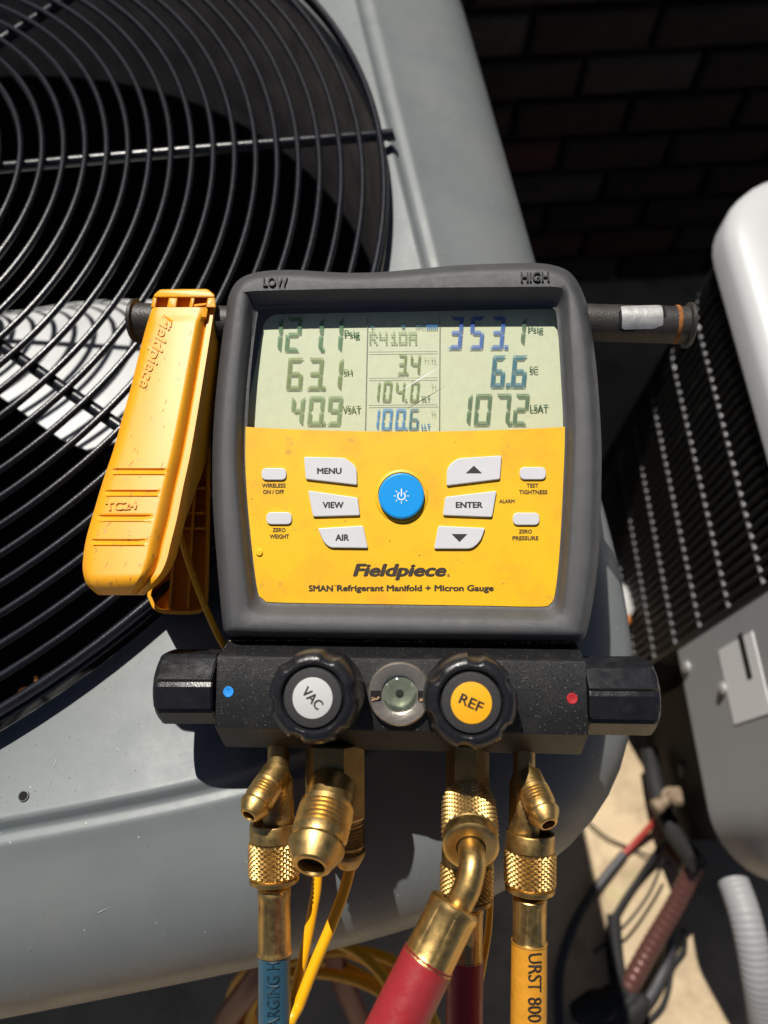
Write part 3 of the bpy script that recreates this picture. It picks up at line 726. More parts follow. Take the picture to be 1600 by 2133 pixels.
# front valve knobs
def valve_knob(uf, vf, hf, letters, col, rot, seed):
    c = dev(uf, vf, hf); n = 120; h0 = .004
    k = empty("valve_knob"); k.parent = ga; k.location = (c.x, c.y, 0)
    def lob(a):
        x = ((a / (2 * math.pi) + seed) * 6) % 1.0
        d = abs(x - .5) * 2                      # 0 in the notch
        return 1 - .075 * max(0, 1 - (d / .34) ** 4) if d < .34 else 1.0
    Z = []
    for h, r, lb in ((h0, .0125, 0), (h0 + .001, .0143, 0), (h0 + .0022, .0148, .2), (h0 + .006, .0148, .7), (hf - .006, .0147, 1), (hf - .003, .0142, 1), (hf - .0012, .0132, 1), (hf - .0003, .0121, .7),
                     (hf, .0110, .2), (hf - .0001, .0103, 0), (hf - .0008, .0097, 0), (hf - .0018, .0094, 0), (hf - .0018, .004, 0)):
        Z.append([Vector((math.cos(a), math.sin(a), 0)) * r * (1 + (lob(a) - 1) * lb) + Vector((0, 0, h)) for a in (2 * math.pi * i / n for i in range(n))])
    MB().loft(Z).out("grip", M_blackpl, k, 40)
    MB().lathe((0, 0, hf - .0019), (0, 0, 1), [(0, .0091), (.0012, .0091), (.0016, .0088), (.0017, .0080), (.0017, .001)], 64).out("cap", mat("charcoal_cap", (0.028, 0.027, 0.026), 0.55, bump=.3, bscale=3000), k)
    MB().lathe((0, 0, hf - .0003), (0, 0, 1), [(0, .0062), (.00025, .0062), (.0003, .0060)], 64).out("sticker", col, k)
    wdt, hgt = .0074, .0031
    ca, sa_ = math.cos(R(rot)), math.sin(R(rot))
    lettering(letters, lambda x, y, z: Vector(((x - .5) * wdt * ca - (y - .5) * hgt * sa_, (x - .5) * wdt * sa_ + (y - .5) * hgt * ca, hf + .00012)), M_ink, k, .02)
M_stw = mat('white_sticker', (0.55, 0.55, 0.54), 0.5); M_sty = mat('yellow_sticker', (0.9, 0.42, 0.01), 0.5)
valve_knob(651, 1454, .0225, "VAC", M_stw, -46, .06); valve_knob(982, 1464, .0225, "REF", M_sty, -24, .02)
# sight glass
sg = empty("sight_glass"); sg.parent = ga; c = dev(832, 1446, .006); sg.location = (c.x, c.y, .003)
MB().lathe((0, 0, 0), (0, 0, 1), [(0, .0104), (.002, .0104), (.0026, .0101), (.0029, .0097), (.0028, .0088), (.0027, .0065), (.0024, .0060), (.0012, .0057), (.0008, .0056)], 72, False).out("bezel_ring", M_chrome, sg, 30)
MB().lathe((0, 0, .0017), (0, 0, 1), [(0, .0060), (.0001, .0057), (-.0006, .0036), (-.0009, .0018), (-.0010, .0001)], 64, False).out("reflector_cup", mat('green_tinted_steel', (0.60, 0.61, 0.53), 0.28, metal=0.75, var=.2, vscale=400), sg, 40)
MB().lathe((0, 0, .0007), (0, 0, 1), [(0, .0014), (.0003, .0013), (.0004, .0002)], 32).out("pupil", mat('speckled_black', (0.02, 0.02, 0.02), 0.6, specks=[((0.4, 0.4, 0.38), 3000, .2, .4)]), sg)
MB().lathe((0, 0, .0021), (0, 0, 1), [(0, .0057), (.0007, .0045), (.0011, .0025), (.0012, .0002)], 48).out("lens", M_sight, sg, 80)
for s_ in (-1, 1):
    MB().box((s_ * .0078, -.0004, .0027), .0034, .0030, .0009).out("spanner_slot", M_hole, sg, None)  # not cut in: black box gives the slot's shade by colour
    mb = MB()
    for q in range(14): mb.box((s_ * .0078 + random.uniform(-.0014, .0014), -.0016 + random.uniform(-.0004, .0006), .0033), .0004, .0004, .0003, Matrix.Rotation(random.random() * 3, 3, 'Z'))
    mb.out("slot_dirt", mat('tan_dirt', (0.5, 0.3, 0.16), 0.9), sg, None)
# ---------------------------------------------------------------- clamp posts
def post(u0, u1, v0, v1, r, h, flange):
    A = dev(u0, v0, h); B_ = dev(u1, v1, h); Lp = (B_ - A).length
    return MB().lathe(A, B_, [(0, r), (Lp * .955, r * 1.0), (Lp * .96, r * 1.08), (Lp * .965, r * flange), (Lp * .99, r * flange * 1.0), (Lp, r * (flange - .06)), (Lp, r * .3)], 48).out("clamp_post", M_post, ga, 30)
pr = post(1200, 1438, 671, 678, .00685, -.014, 1.22)
pl = post(500, 279, 676, 668, .00685, -.014, 1.22)
pc = dev(1327, 668, -.0068); q = [Vector(p) for p in ((-.0074, -.0048), (.0074, -.0048), (.0074, .0048), (-.0074, .0048))]
def postplate(o, grow, dz, m, nm, par):
    rp = round_poly([(x * grow, y * grow) for x, y in q], .0012, 4); rr_ = .00685
    ctr = dev(1327, 673.5, -.014); vs = []
    base = [Vector((ctr.x + p.x, ctr.y + (rr_ + dz) * math.sin(p.y / rr_), ctr.z + (rr_ + dz) * math.cos(p.y / rr_))) for p in rp]
    # strips so that the plate follows the round post
    n = 28; vs = []; fs = []
    for j in range(n + 1):
        y = -.0048 * grow + .0096 * grow * j / n; e = .0012; d = .0048 * grow - abs(y); cut = max(0, e - d); cut = e - math.sqrt(max(0, e * e - cut * cut)) if cut > 0 else 0
        for sx in (-1, 1):
            vs.append(Vector((ctr.x + sx * (.0074 * grow - cut), ctr.y + (rr_ + dz) * math.sin(y / rr_), ctr.z + (rr_ + dz) * math.cos(y / rr_))))
    for j in range(n): fs.append((2 * j, 2 * j + 1, 2 * j + 3, 2 * j + 2))
    return pydata(nm, vs, fs, m, par, 60)
postplate(None, 1.16, .00006, M_hole, "plate_groove", pr); postplate(None, 1.0, .0003, mat('polished_plate', (0.60, 0.59, 0.57), 0.34, metal=0.55, bump=.2, bscale=500, var=.2, vscale=220), "metal_plate", pr)
A = dev(1402, 676, -.014); MB().lathe(A, dev(1440, 677, -.014), [(0, .0069), (.0003, .0071), (.0012, .0072), (.0016, .0069)], 48, False).out("rust_band", M_rust, pr)
# hook behind, on which the gauge is propped on the unit
def drop(u, v, h, z):
    """how far along the gauge's back a level at world height z lies below a point of the gauge"""
    p = GM @ dev(u, v, h); n_ = GM.to_3x3() @ Vector((0, 0, -1)); return (z - p.z) / n_.z
t_ = drop(850, 700, -.04, WIRE_Z); q_ = dev(850, 700, -.04)
MB().tube([q_, q_ + Vector((0, .002, -t_ * .5)), q_ + Vector((0, .004, -t_ - .004)), q_ + Vector((0, .012, -t_ - .010)), q_ + Vector((0, .020, -t_ - .004))], .003, 10).out("hanging_hook", M_post, ga)
for u in (500, 1150):
    t_ = drop(u, 1445, -.029, DECK - (.004 if u < 800 else .009)); q_ = dev(u, 1445, -.029)
    MB().lathe(q_, q_ + Vector((0, 0, -1)), [(0, .006), (t_ * .9, .005), (t_, .0045)], 16).out("rubber_foot", M_rubber, ga)
# ---------------------------------------------------------------- brass ports
def along(A, B_): return (Vector(B_) - Vector(A)).length
def flare(A, B_, r, name, parent, thr=5, bore=.45, m=None, base=.86):
    """flare fitting: plain neck, ring, threads, groove, cone with a bore"""
    L = along(A, B_); p = [(0, r * base), (L * .28, r * base), (L * .30, r * .98)]
    t0, t1 = .34, .66
    for i in range(thr):
        a = t0 + (t1 - t0) * i / thr; b = t0 + (t1 - t0) * (i + .5) / thr; p += [(L * a, r * .90), (L * b, r * 1.0)]
    p += [(L * .68, r * .88), (L * .72, r * .84), (L * .745, r * .98), (L * .78, r * 1.0), (L * .82, r * .97), (L * .985, r * (bore + .18)), (L, r * (bore + .10)), (L, r * bore), (L * .90, r * bore * .95)]
    o = MB().lathe(A, B_, p, 48, False).out(name, m or M_brass, parent, 22)
    ax = (Vector(B_) - Vector(A)).normalized(); C = Vector(A) + ax * L * .90
    MB().lathe(C, C + ax, [(0, r * bore * .95), (.0001, 0)], 24).out("bore", M_hole, o)
    return o
def stub_port(us, vs0, vs1, hs, wpx, A, B_, rp):
    p = empty("hose_port"); p.parent = ga
    a = dev(us, vs0, hs); b = dev(us, vs1, hs); r = wpx / 2 * pxm(us, vs1, hs)
    MB().lathe(a, b, [(0, r * .72), (along(a, b) * .36, r * .72), (along(a, b) * .46, r * .98), (along(a, b) * .9, r), (along(a, b), r * .96)], 32).out("port_stem", M_brassd, p, 30)
    flare(A, B_, rp, "side_fitting", p, 5, .42, M_brass, .94)
    return p
stub_port(580, 1540, 1725, -.012, 64, dev(577, 1608, -.010), dev(518, 1700, .003), .0053)
stub_port(1092, 1540, 1745, -.012, 64, dev(1098, 1618, -.010), dev(1143, 1718, .003), .0053)
def hexa(uc, v0, v1, h, wpx, parent, rot=0):
    a = dev(uc, v0, h); b = dev(uc, v1, h); r = wpx / 2 * pxm(uc, v1, h) / math.cos(R(30)) * .93; L = along(a, b); ax = (b - a).normalized()
    lo = []
    for t, k in ((0, .9), (.0008, 1), (L - .0008, 1), (L, .94)):
        lo.append([a + ax * t + (Vector((1, 0, 0)) * math.cos(q_) + Vector((0, 0, 1)) * math.sin(q_)) * r * k for q_ in (R(60 * i + rot) for i in range(6))])
    return MB().loft(lo).out("hex_body", M_brassd, parent, 20)
vp = empty("vacuum_port"); vp.parent = ga
hexa(697, 1545, 1706, -.012, 118, vp, 5)
flare(dev(694, 1635, -.006), dev(648, 1806, .016), .0091, "large_flare", vp, 6, .48, M_brass, .90)
flare(dev(722, 1672, -.015), dev(727, 1806, -.018), .0060, "small_flare", vp, 6, .42, M_brassd, .9)
rp_ = empty("refrigerant_port"); rp_.parent = ga
hexa(974, 1545, 1672, -.012, 84, rp_, 8)
MB().lathe(dev(974, 1640, -.012), dev(976, 1705, -.005), [(0, .0066), (.012, .0066)], 32).out("angled_neck", M_brassd, rp_)
MB().lathe(dev(974, 1660, -.014), dev(974, 1790, -.017), [(0, .0058), (.024, .0058)], 32).out("straight_neck", M_brassd, rp_)
# ================================================================== PIPE CLAMP (on the left post)
pc_ = empty("pipe_clamp", GM)
tag(pc_, "yellow spring pipe clamp hanging on the left post of the gauge", "pipe clamp")
RT = [(448, 640), (441, 690), (425, 790), (412, 870), (398, 950), (385, 1010), (371, 1080), (358, 1132), (350, 1165), (338, 1192), (320, 1214), (300, 1232), (292, 1239)]
LT = [(318, 640), (307, 672), (290, 735), (274, 802), (255, 870), (236, 938), (215, 1000), (197, 1060), (180, 1120), (173, 1165), (173, 1192), (182, 1219), (204, 1239)]
def interp(tab, v):
    if v <= tab[0][1]: return tab[0][0] + (v - tab[0][1]) * (tab[1][0] - tab[0][0]) / (tab[1][1] - tab[0][1])
    for (a, va), (b, vb) in zip(tab, tab[1:]):
        if v <= vb: t = (v - va) / (vb - va); return a + (b - a) * t
    return tab[-1][0]
LTs = [(p.x, p.y) for p in crom([Vector(p) for p in LT], 5)]; RTs = [(p.x, p.y) for p in crom([Vector(p) for p in RT], 5)]
GRV = [(979, .06, .74), (1024, .06, .72), (1075, .06, .70), (1126, .06, .70)]
def cl_h(v): return -.004 + .024 * (v - 612) / 626
def cl_dome(s, v):
    d = .0009 * (1 - ((s - .42) / .46) ** 2) if s < .88 else 0
    if s < .10: d -= .0032 * (1 - s / .10) ** 2
    if s > .74: d -= .0042 * min(1, (s - .74) / .15) ** 1.5
    if s > .905: d = -.0034
    if s > .985: d = -.0034 - .0008 * (s - .985) / .015
    if v > 1195: d -= .006 * ((v - 1195) / 44) ** 2.2
    if v < 668 and s < .9: d *= .3
    for v0, s0, s1 in GRV:
        if s0 < s < s1 and -3 < v - v0 < 11:
            x = (v - v0); e = min(1, (s - s0) / .04, (s1 - s) / .04)
            d += e * (-.0010 * (1 + x / 3) if x < 0 else -.0010 * (1 - x / 7) if x < 7 else .0005 * math.sin((x - 7) / 4 * math.pi))
    return d
def cl_pt(s, v, extra=0):
    h = cl_h(v) + cl_dome(s, v) + extra; uL = interp(LTs, v); uR = interp(RTs, v)
    return dev(uL + (uR - uL) * s, v, h)
SV = [0, .01, .025, .045, .07, .10, .15, .2, .3, .4, .5, .6, .68, .70, .72, .74, .77, .80, .83, .86, .885, .90, .906, .94, .97, .985, 1.0]
VV = [640, 650, 660, 668, 674, 690, 720, 760, 800, 850, 900, 940]
v = 960
while v < 1239: VV.append(v); v += 2.5
VV.append(1239)
def cl_dep(v): return (.017 if v < 930 else .017 - .010 * min(1, (v - 930) / 150)) if v < 1150 else .007 - .0035 * (v - 1150) / 89
loops = []
for v in VV:
    top_ = [cl_pt(s, v) for s in SV]; dep = cl_dep(v)
    a = top_[0] - Vector((0, 0, dep)); b = top_[-1] - Vector((0, 0, dep))
    b1 = top_[-1] - Vector((0, 0, dep * .5))
    loops.append([a] + top_ + [b1, b])
MB().loft(loops).out("upper_jaw", M_clamp, pc_, 32)
# head with square openings: a grid of bars and pads
def hp(u, v, d=0): return dev(u, v, cl_h(640) - .0004 + d)
def slab(q, d0, d1, nm, m=M_clamp, bev=3):
    pl_ = round_poly(q, bev, 3)
    MB().loft([[hp(p.x, p.y, d0) for p in pl_], [hp(p.x, p.y, d1 - .0004) for p in pl_], [hp(p.x, p.y, d1) for p in inset(pl_, 2.2)]]).out(nm, m, pc_, 40)
slab([(321, 614), (333, 603), (432, 602), (447, 614), (449, 640), (317, 640)], -.017, -.0048, "head_floor", M_clamp, 6)
slab([(321, 614), (333, 603), (432, 602), (447, 614), (447, 620), (320, 620)], -.006, .0, "head_bar", M_clamp, 5)
for q in ([(319, 619.5), (328, 619.5), (324, 641), (314.5, 641)], [(352, 619.5), (371, 619.5), (367, 641), (347.5, 641)], [(398, 619.5), (407, 619.5), (402, 641), (393.5, 641)], [(433, 619.5), (448, 619.5), (450, 641), (428, 641)]):
    slab(q, -.006, -.0001, "head_web", M_clamp, 1.5)
slab([(403, 634), (430, 631), (430, 636), (401, 640)], -.006, -.0006, "head_web", M_clamp, 1)
# writing moulded on the jaw
def jaw_text(s, c0, c1, half, ext, bold, par):
    """baseline runs from photo point c0 to c1"""
    a = Vector(c0); b = Vector(c1); t = (b - a); n_ = Vector((-t.y, t.x)).normalized() * half
    def fn(x, y, z):
        p = a + t * x - n_ * (y - .5) * 2; uL = interp(LTs, p.y); uR = interp(RTs, p.y)
        return cl_pt((p.x - uL) / (uR - uL), p.y, z * ext)
    lettering(s, fn, M_clamp, par, bold, .18 if s[0] == 'F' else 0, ext, "moulded_lettering")
jaw_text("Fieldpiece", (347, 655), (295, 806), 17, .00045, .04, pc_)
jaw_text("TC24", (219, 1055), (285, 1051), 9, .0005, .04, pc_)
rs = random.Random(11); mb = MB()                      # scuffs on the worn jaw
for k in range(70):
    v0 = 1232 - abs(rs.gauss(0, 1)) * 170 if k < 52 else rs.uniform(690, 1000); s0 = rs.uniform(.05, .82)
    if v0 < 690: continue
    dv = rs.uniform(-14, 14); ds = rs.uniform(-.05, .05); w = rs.uniform(.002, .0055); q = []
    for t, ww_ in ((0, .25), (.35, 1), (.7, .8), (1, .2)): q.append((s0 + ds * t, v0 + dv * t, w * ww_))
    if max(p[1] for p in q) > 1236: continue
    for (sa_, va_, wa_), (sb_, vb_, wb_) in zip(q, q[1:]):
        mb.add([cl_pt(sa_ - wa_, va_, .00007), cl_pt(sa_ + wa_, va_, .00007), cl_pt(sb_ + wb_, vb_, .00007), cl_pt(sb_ - wb_, vb_, .00007)], [(0, 1, 2, 3)])
tag(mb.out("scuff_marks", mat('scuff_brown', (0.33, 0.17, 0.07), 0.8, var=.6, vscale=900), pc_, None), kind='stuff')
# lower jaw: a ribbed trough
def lj(u, v, h): return dev(u, v, h)
LJ = [(428, 800), (440, 860), (438, 1000), (437, 1120), (434, 1240), (428, 1266), (408, 1279), (345, 1279), (322, 1270), (311, 1250), (308, 1232), (330, 1170), (352, 1090), (372, 1000), (392, 900), (400, 810)]
LJp = [Vector(p) for p in LJ]; LJp = crom(LJp, 4, True)
hb, ht_ = -.0385, -.0285
rim_o = [lj(p.x, p.y, ht_) for p in LJp]; rim_i = [lj(p.x, p.y, ht_) for p in inset(LJp, 7)]
bot_o = [lj(p.x, p.y, hb - .003) for p in inset(LJp, 2)]; flo = [lj(p.x, p.y, hb) for p in inset(LJp, 10)]
MB().loft([bot_o, rim_o, rim_i, flo]).out("lower_jaw", M_clamp, pc_, 40)
def rib(u0, v0, u1, v1, w, ha, hb_, nm="jaw_rib"):
    a = Vector((u0, v0)); b = Vector((u1, v1)); t = (b - a).normalized(); n_ = Vector((-t.y, t.x)) * w / 2
    q = [a + n_, b + n_, b - n_, a - n_]
    MB().loft([[lj(p.x, p.y, ha) for p in q], [lj(p.x, p.y, hb_) for p in q]]).out(nm, M_clamp, pc_, None)
rib(371, 1050, 352, 1268, 5, hb, -.032); rib(409, 960, 391, 1268, 5, hb, -.0315)
for v in (1017, 1069, 1101): rib(372 - (v - 1017) * .25, v, 428, v, 4.5, hb, -.032)
# hinge block between the jaws
hq = [(399, 770), (436, 760), (436, 930), (392, 985)]
MB().loft([[lj(u, v, -.035) for u, v in hq], [lj(u, v, -.016) for u, v in hq]]).out("hinge_block", M_clamp, pc_, None)
MB().lathe(lj(418, 890, -.020), lj(470, 890, -.020), [(0, .004), (.006, .004)], 20).out("hinge_pin", M_post, pc_)
MB().tube([lj(362, 985, -.028), lj(368, 1055, -.026), lj(383, 1140, -.025), (lj(420, 1245, -.025)), lj(462, 1338, -.028), lj(500, 1380, -.033)], .00125, 12, 10).out("cord", M_cab, pc_, 60)
# ================================================================== HOSES
def nutset(A, B_, r, root, collar=.30, ring=.09, na=25, nz=7):
    """collar, knurled sleeve, end ring on the line A to B"""
    A = Vector(A); B_ = Vector(B_); L = (B_ - A).length; ax = (B_ - A).normalized(); n = empty("nut"); n.parent = root
    MB().lathe(A, B_, [(0, r * .80), (0, r * .93), (.0004, r * .95), (L * collar - .0004, r * .95), (L * collar, r * .90), (L * collar, r * .6)], 40, False).out("collar", M_brass, n, 30)
    if collar > 0.12: MB().knurl(A + ax * L * collar, A + ax * L * (1 - ring - .03), r * 1.02, .00085, na, nz).out("knurl", M_brass, n, None)
    else: MB().knurl(A + ax * L * collar, A + ax * L * (1 - ring - .03), r * 1.02, .00075, na, nz).out("knurl", M_brass, n, None)
    MB().lathe(A + ax * L * (1 - ring - .035), B_, [(0, r * .7), (0, r * .96), (L * .02, r * .90), (L * .035, r * .96), (L * (ring + .005), r * .955), (L * (ring + .028), r * .88), (L * (ring + .035), r * .80), (L * (ring + .035), r * .50)], 40, False).out("end_ring", M_brass, n, 30)
    return n
def ferrule(A, B_, r, root, flats=9):
    A = Vector(A); B_ = Vector(B_); L = (B_ - A).length
    fl = lambda a, t: (1 - .03 * (abs(((a / (2 * math.pi) * flats) % 1) - .5) * 2) ** 6) if L * .14 < t < L * .93 else 1
    return MB().lathe(A, B_, [(0, r * .55), (0, r * .86), (L * .02, r * .95), (L * .05, r), (L * .14, r), (L * .18, r * .965), (L * .90, r * .965), (L * .94, r * .985), (L * .97, r * 1.02), (L * .995, r * 1.03), (L, r * 1.0), (L, r * .7)], 72, False, fl).out("ferrule", M_brass, root, 24)
def hose_text(s, A, B_, r, up, m, root, width, flip, a_mid):
    """lettering wrapped on a straight hose from A to B, a_mid: middle angle round the hose"""
    A = Vector(A); B_ = Vector(B_); ax = (B_ - A).normalized(); L = (B_ - A).length
    z = (Vector((0, 0, 1)) - ax * ax.z).normalized(); x = ax.cross(z)
    def fn(q, y, zz):
        t = q if not flip else 1 - q; w = -(y - .5) * width; a = a_mid + w / r
        return A + ax * L * t + (z * math.cos(a) + x * math.sin(a)) * (r + .00035)
    lettering(s, fn, m, root, .006, 0, 0)
def straight(name, label, u0, vs, h, mats, wn, wf, wh, u1, endpts, txt=None):
    va, vb, vc, vd, ve = vs
    root = empty(name, GM); tag(root, label, "hose", "charging hoses on the brass ports of the gauge")
    uu = lambda v: u0 + (u1 - u0) * (v - va) / (2133 - va)
    p = lambda v: dev(uu(v), v, h)
    nutset(p(va), p(vb), wn / 2 * pxm(u0, vb, h), root)
    MB().lathe(p(vb - 4), p(vc + 4), [(0, .004), (along(p(vb - 4), p(vc + 4)), .004)], 24).out("seal", M_rubber, root)
    ferrule(p(vc), p(vd), wf / 2 * pxm(u0, vd, h), root)
    rr_ = wh / 2 * pxm(u0, vd + 40, h)
    pts = [p(vd - 3), p(vd), p(vd + 40), p(vd + 100), p(2140), p(2200)] + endpts
    MB().tube(pts, rr_, 44, 10, True, lambda t: 1 + .004 * noise.noise(Vector((t * 60, h * 90, u0)))).out("hose_body", mats, root, 60)
    return root, p, rr_
def tail(u, h, dz, dx=0):
    b = dev(u, 2260, h); return [b, b + Vector((dx * .3, -.05, -.008)), b + Vector((dx, -.12, -dz)), b + Vector((dx * 1.4, -.17, -dz * 2.4))]
rb, pb, rrb = straight("charging_hose", "blue charging hose with knurled brass nut, leftmost of the hoses", 571, (1713, 1838, 1846, 1986, 0), -.012, M_hblue, 108, 70, 67, 572, tail(572, -.012, .05, -.02))
hose_text("CHARGING H", pb(2160), pb(1988), rrb, 0, mat('blue_hose_ink', (0.008, 0.03, 0.05), 0.6), rb, .0040, False, .12)
ry, py_, rry = straight("charging_hose", "yellow charging hose with stamped black letters, rightmost of the hoses", 1105, (1733, 1857, 1867, 1964, 0), -.012, M_hyel, 108, 72, 74, 1101, tail(1101, -.012, .05, .03))
hose_text("URST 800 P", py_(1968), py_(2135), rry, 0, M_ink, ry, .0044, False, -.18)
rr2, pr2, rrr2 = straight("charging_hose", "straight red hose half hidden behind the bent red hose", 973, (1765, 1880, 1889, 1996, 0), -.019, M_hred, 112, 74, 76, 967, tail(967, -.019, .05, .0))
# bent red hose
rd = empty("charging_hose", GM); tag(rd, "red charging hose with bent brass neck, nearest of all the hoses", "hose", "charging hoses on the brass ports of the gauge")
A = dev(976, 1668, -.0105); B_ = dev(981, 1767, .0098)
nutset(A, B_, .0092, rd, .06, .20, 27, 8)
bt_ = [A + (B_ - A) * .8, B_, dev(984, 1800, .0150), dev(976, 1842, .0170), dev(960, 1876, .0172), dev(945, 1902, .0172)]
MB().tube(bt_, .0041, 24, 10).out("bent_neck", M_brass, rd, 60)
fa, fb = dev(950, 1882, .0172), dev(890, 2004, .0205)
ferrule(fa, fb, .0077, rd, 8)
dr = (fb - fa).normalized()
MB().tube([fb - dr * .0005, fb, fb + dr * .012, fb + dr * .03, fb + dr * .05 + Vector((0, 0, -.002)), fb + dr * .09 + Vector((-.01, -.02, -.02)), fb + dr * .12 + Vector((-.03, -.05, -.09))], 0.0079, 28, 10).out("hose_body", M_hred, rd, 60)
# ================================================================== YELLOW SENSOR CABLES
def cable(name, pts, r, label, M=None, m=M_cab, cat="cable", group=None, seg=14):
    o = MB().tube(pts, r, seg, 12).out(name, m, None, 60)
    if M is not None: o.matrix_world = M
    return tag(o, label, cat, group)
GC = "yellow sensor cables behind the gauge"
cable("sensor_cable", [dev(668, 1560, -.026), dev(664, 1700, -.027), dev(661, 1828, -.026), dev(652, 1892, -.025), dev(634, 1985, -.024), dev(612, 2080, -.022), dev(600, 2145, -.022), dev(590, 2180, -.03) + Vector((0, -.03, -.04))], .00185,
      "yellow sensor cable under the large open brass flare", GM, group=GC)
cable("sensor_cable", [dev(728, 1560, -.026), dev(738, 1680, -.026), dev(736, 1765, -.025), dev(722, 1838, -.023), dev(693, 1920, -.020), dev(655, 2010, -.018), dev(624, 2090, -.016), dev(604, 2145, -.016), dev(596, 2180, -.02) + Vector((0, -.03, -.04))], .0020,
      "curving yellow sensor cable right of the large open brass flare", GM, group=GC)
cable("sensor_cable", [dev(1004, 1555, -.030), dev(1014, 1690, -.031), dev(1021, 1800, -.031), dev(1019, 1920, -.031), dev(1006, 2010, -.031), dev(990, 2090, -.034), dev(980, 2150, -.04)], .0013,
      "thin yellow sensor cable behind the straight red hose", GM, group=GC)
# coil of cable hanging in the shade under the pan
zc = .36; cc = at_z(705, 2112, zc)
mb = MB(); pts = []
for i in range(150):
    a = i * .21; k = i / 150
    rx = .062 + .012 * math.sin(i * .13); ry_ = .050 + .012 * math.cos(i * .17)
    pts.append(cc + Vector((rx * math.cos(a) - .02 * k, ry_ * math.sin(a) * .9 - .006, .045 * math.sin(a + .8) + .03 * math.sin(i * .05))))
mb.tube(pts, .0034, 10, 3)
tag(mb.out("cable_coil", M_cab, None, 60), "loose coil of yellow cable hanging in shade below the grey pan", "cable")
cable("hose_loop", [at_z(560, 2000, .42), at_z(520, 2060, .40), at_z(475, 2120, .36), at_z(450, 2190, .30)], .008, "red hose coloured as in shade left of the blue hose", None, mat('shaded_red_hose', (0.11, 0.010, 0.016), 0.5), "hose")  # red hose colour darkened to carry the shade below the pan
cable("hose_loop", [at_z(690, 1960, .40), at_z(712, 2040, .34), at_z(748, 2125, .28), at_z(770, 2200, .22)], .008, "red hose coloured as in shade behind the yellow cable coil", None, mat('shaded_red_hose', (0.11, 0.010, 0.016), 0.5), "hose")
# ================================================================== THINGS ON THE GROUND BETWEEN THE UNITS
def gpts(l): return [at_z(u, v, z) for u, v, z in l]
def gpx(px, z=0.02): return px * (CAM.z - z) * 1.12 / F
cable("low_voltage_wire", gpts([(1392, 1672, .05), (1372, 1700, .03), (1330, 1748, .012), (1296, 1782, .006)]), gpx(5), "short red wire lying on tan concrete between the two units", None, M_redw, "wire")
cable("power_cable", gpts([(1300, 1778, .006), (1252, 1838, .008), (1212, 1895, .01), (1182, 1962, .012), (1164, 2040, .012), (1166, 2150, .012), (1172, 2250, .012)]), gpx(7), "dark cable running from the red wire toward the bottom edge", None, M_gwire, "cable")
cable("control_wire", gpts([(1402, 1730, .06), (1376, 1764, .03), (1330, 1832, .008), (1292, 1890, .008), (1268, 1940, .01), (1272, 2010, .012), (1284, 2080, .02)]), gpx(5), "thin black wire crossing the sunlit tan concrete", None, M_insul, "wire")
cable("drain_tube", gpts([(1424, 1590, .10), (1430, 1660, .06), (1428, 1740, .04), (1424, 1815, .02)]), gpx(8), "thin grey tube hanging below the second unit's cabinet", None, mat('grey_tube', (0.16, 0.155, 0.155), 0.4), "tube")
o = MB()
P = crom(gpts([(1452, 1796, .10), (1408, 1884, .07), (1356, 1972, .05), (1310, 2056, .04), (1286, 2110, .03), (1270, 2180, .03)]), 40)
o.tube(P, gpx(15, .06), 20, 1, True, lambda t: 1 + .035 * math.sin(t * 2 * math.pi / .0085), True)
tag(o.out("refrigerant_line", M_copper, None, 60), "reddish brown wrapped refrigerant line with bright glints", "pipe")
cable("earth_wire", gpts([(1446, 1850, .05), (1402, 1925, .03), (1392, 1995, .015), (1366, 2055, .012), (1336, 2105, .01), (1310, 2170, .01)]), gpx(9), "dark grey cable right of the wrapped refrigerant line", None, M_gwire, "cable")
cable("bell_wire", gpts([(1424, 1935, .02), (1426, 1975, .01), (1402, 2012, .006), (1393, 2058, .006), (1378, 2098, .006), (1344, 2136, .006), (1320, 2180, .006)]), gpx(4), "kinked thin black wire on the concrete near the lower right", None, M_insul, "wire")
cable("insulated_pipe", gpts([(1352, 1560, .05), (1362, 1620, .05), (1380, 1685, .06), (1408, 1742, .08), (1452, 1800, .12)]), gpx(15, .06), "thick black foam insulated pipe entering the second unit", None, M_insul, "pipe")
cable("insulated_pipe", gpts([(1278, 1905, .03), (1284, 1985, .03), (1290, 2060, .04), (1268, 2140, .04), (1250, 2210, .04)]), gpx(11, .04), "black foam insulated pipe bending toward the bottom edge", None, M_insul, "pipe")
for k, (pts_, r_, lb_) in enumerate(((((1215, 1700, .01), (1262, 1742, .008), (1322, 1770, .006), (1398, 1800, .02)), 1.8, "faint thin wire near the corner of the grey unit"),
                                     (((1236, 1985, .01), (1300, 1930, .03), (1352, 1862, .03), (1382, 1790, .05)), 2.2, "thin black wire curling up beside the wrapped line"))):
    cable("control_wire", gpts(list(pts_)), gpx(r_), lb_, None, M_insul, "wire")
mb = MB()
for q in range(5):
    c = at_z(1228 + q * 19, 2092 + 12 * math.sin(q * 2.1), .03); mb.lathe(c + Vector((-.02, -.012, 0)), c + Vector((.02, .012, .015)), [(0, .004), (.005, .012), (.03, .014), (.045, .008), (.05, .003)], 18)
tag(mb.out("foam_offcut", M_insul, None, 50), "crumpled heap of black foam insulation at the bottom", "insulation")
P = crom(gpts([(1528, 1838, .30), (1550, 1900, .31), (1570, 1985, .31), (1584, 2070, .30), (1596, 2160, .27), (1602, 2230, .2)]), 50)
mb = MB(); mb.tube(P, gpx(25, .31), 22, 1, True, lambda t: 1 + .015 * math.sin(t * 2 * math.pi / .0045), True)
tag(mb.out("flexible_conduit", M_cond, None, 60), "pale grey flexible conduit dropping at the lower right", "conduit")
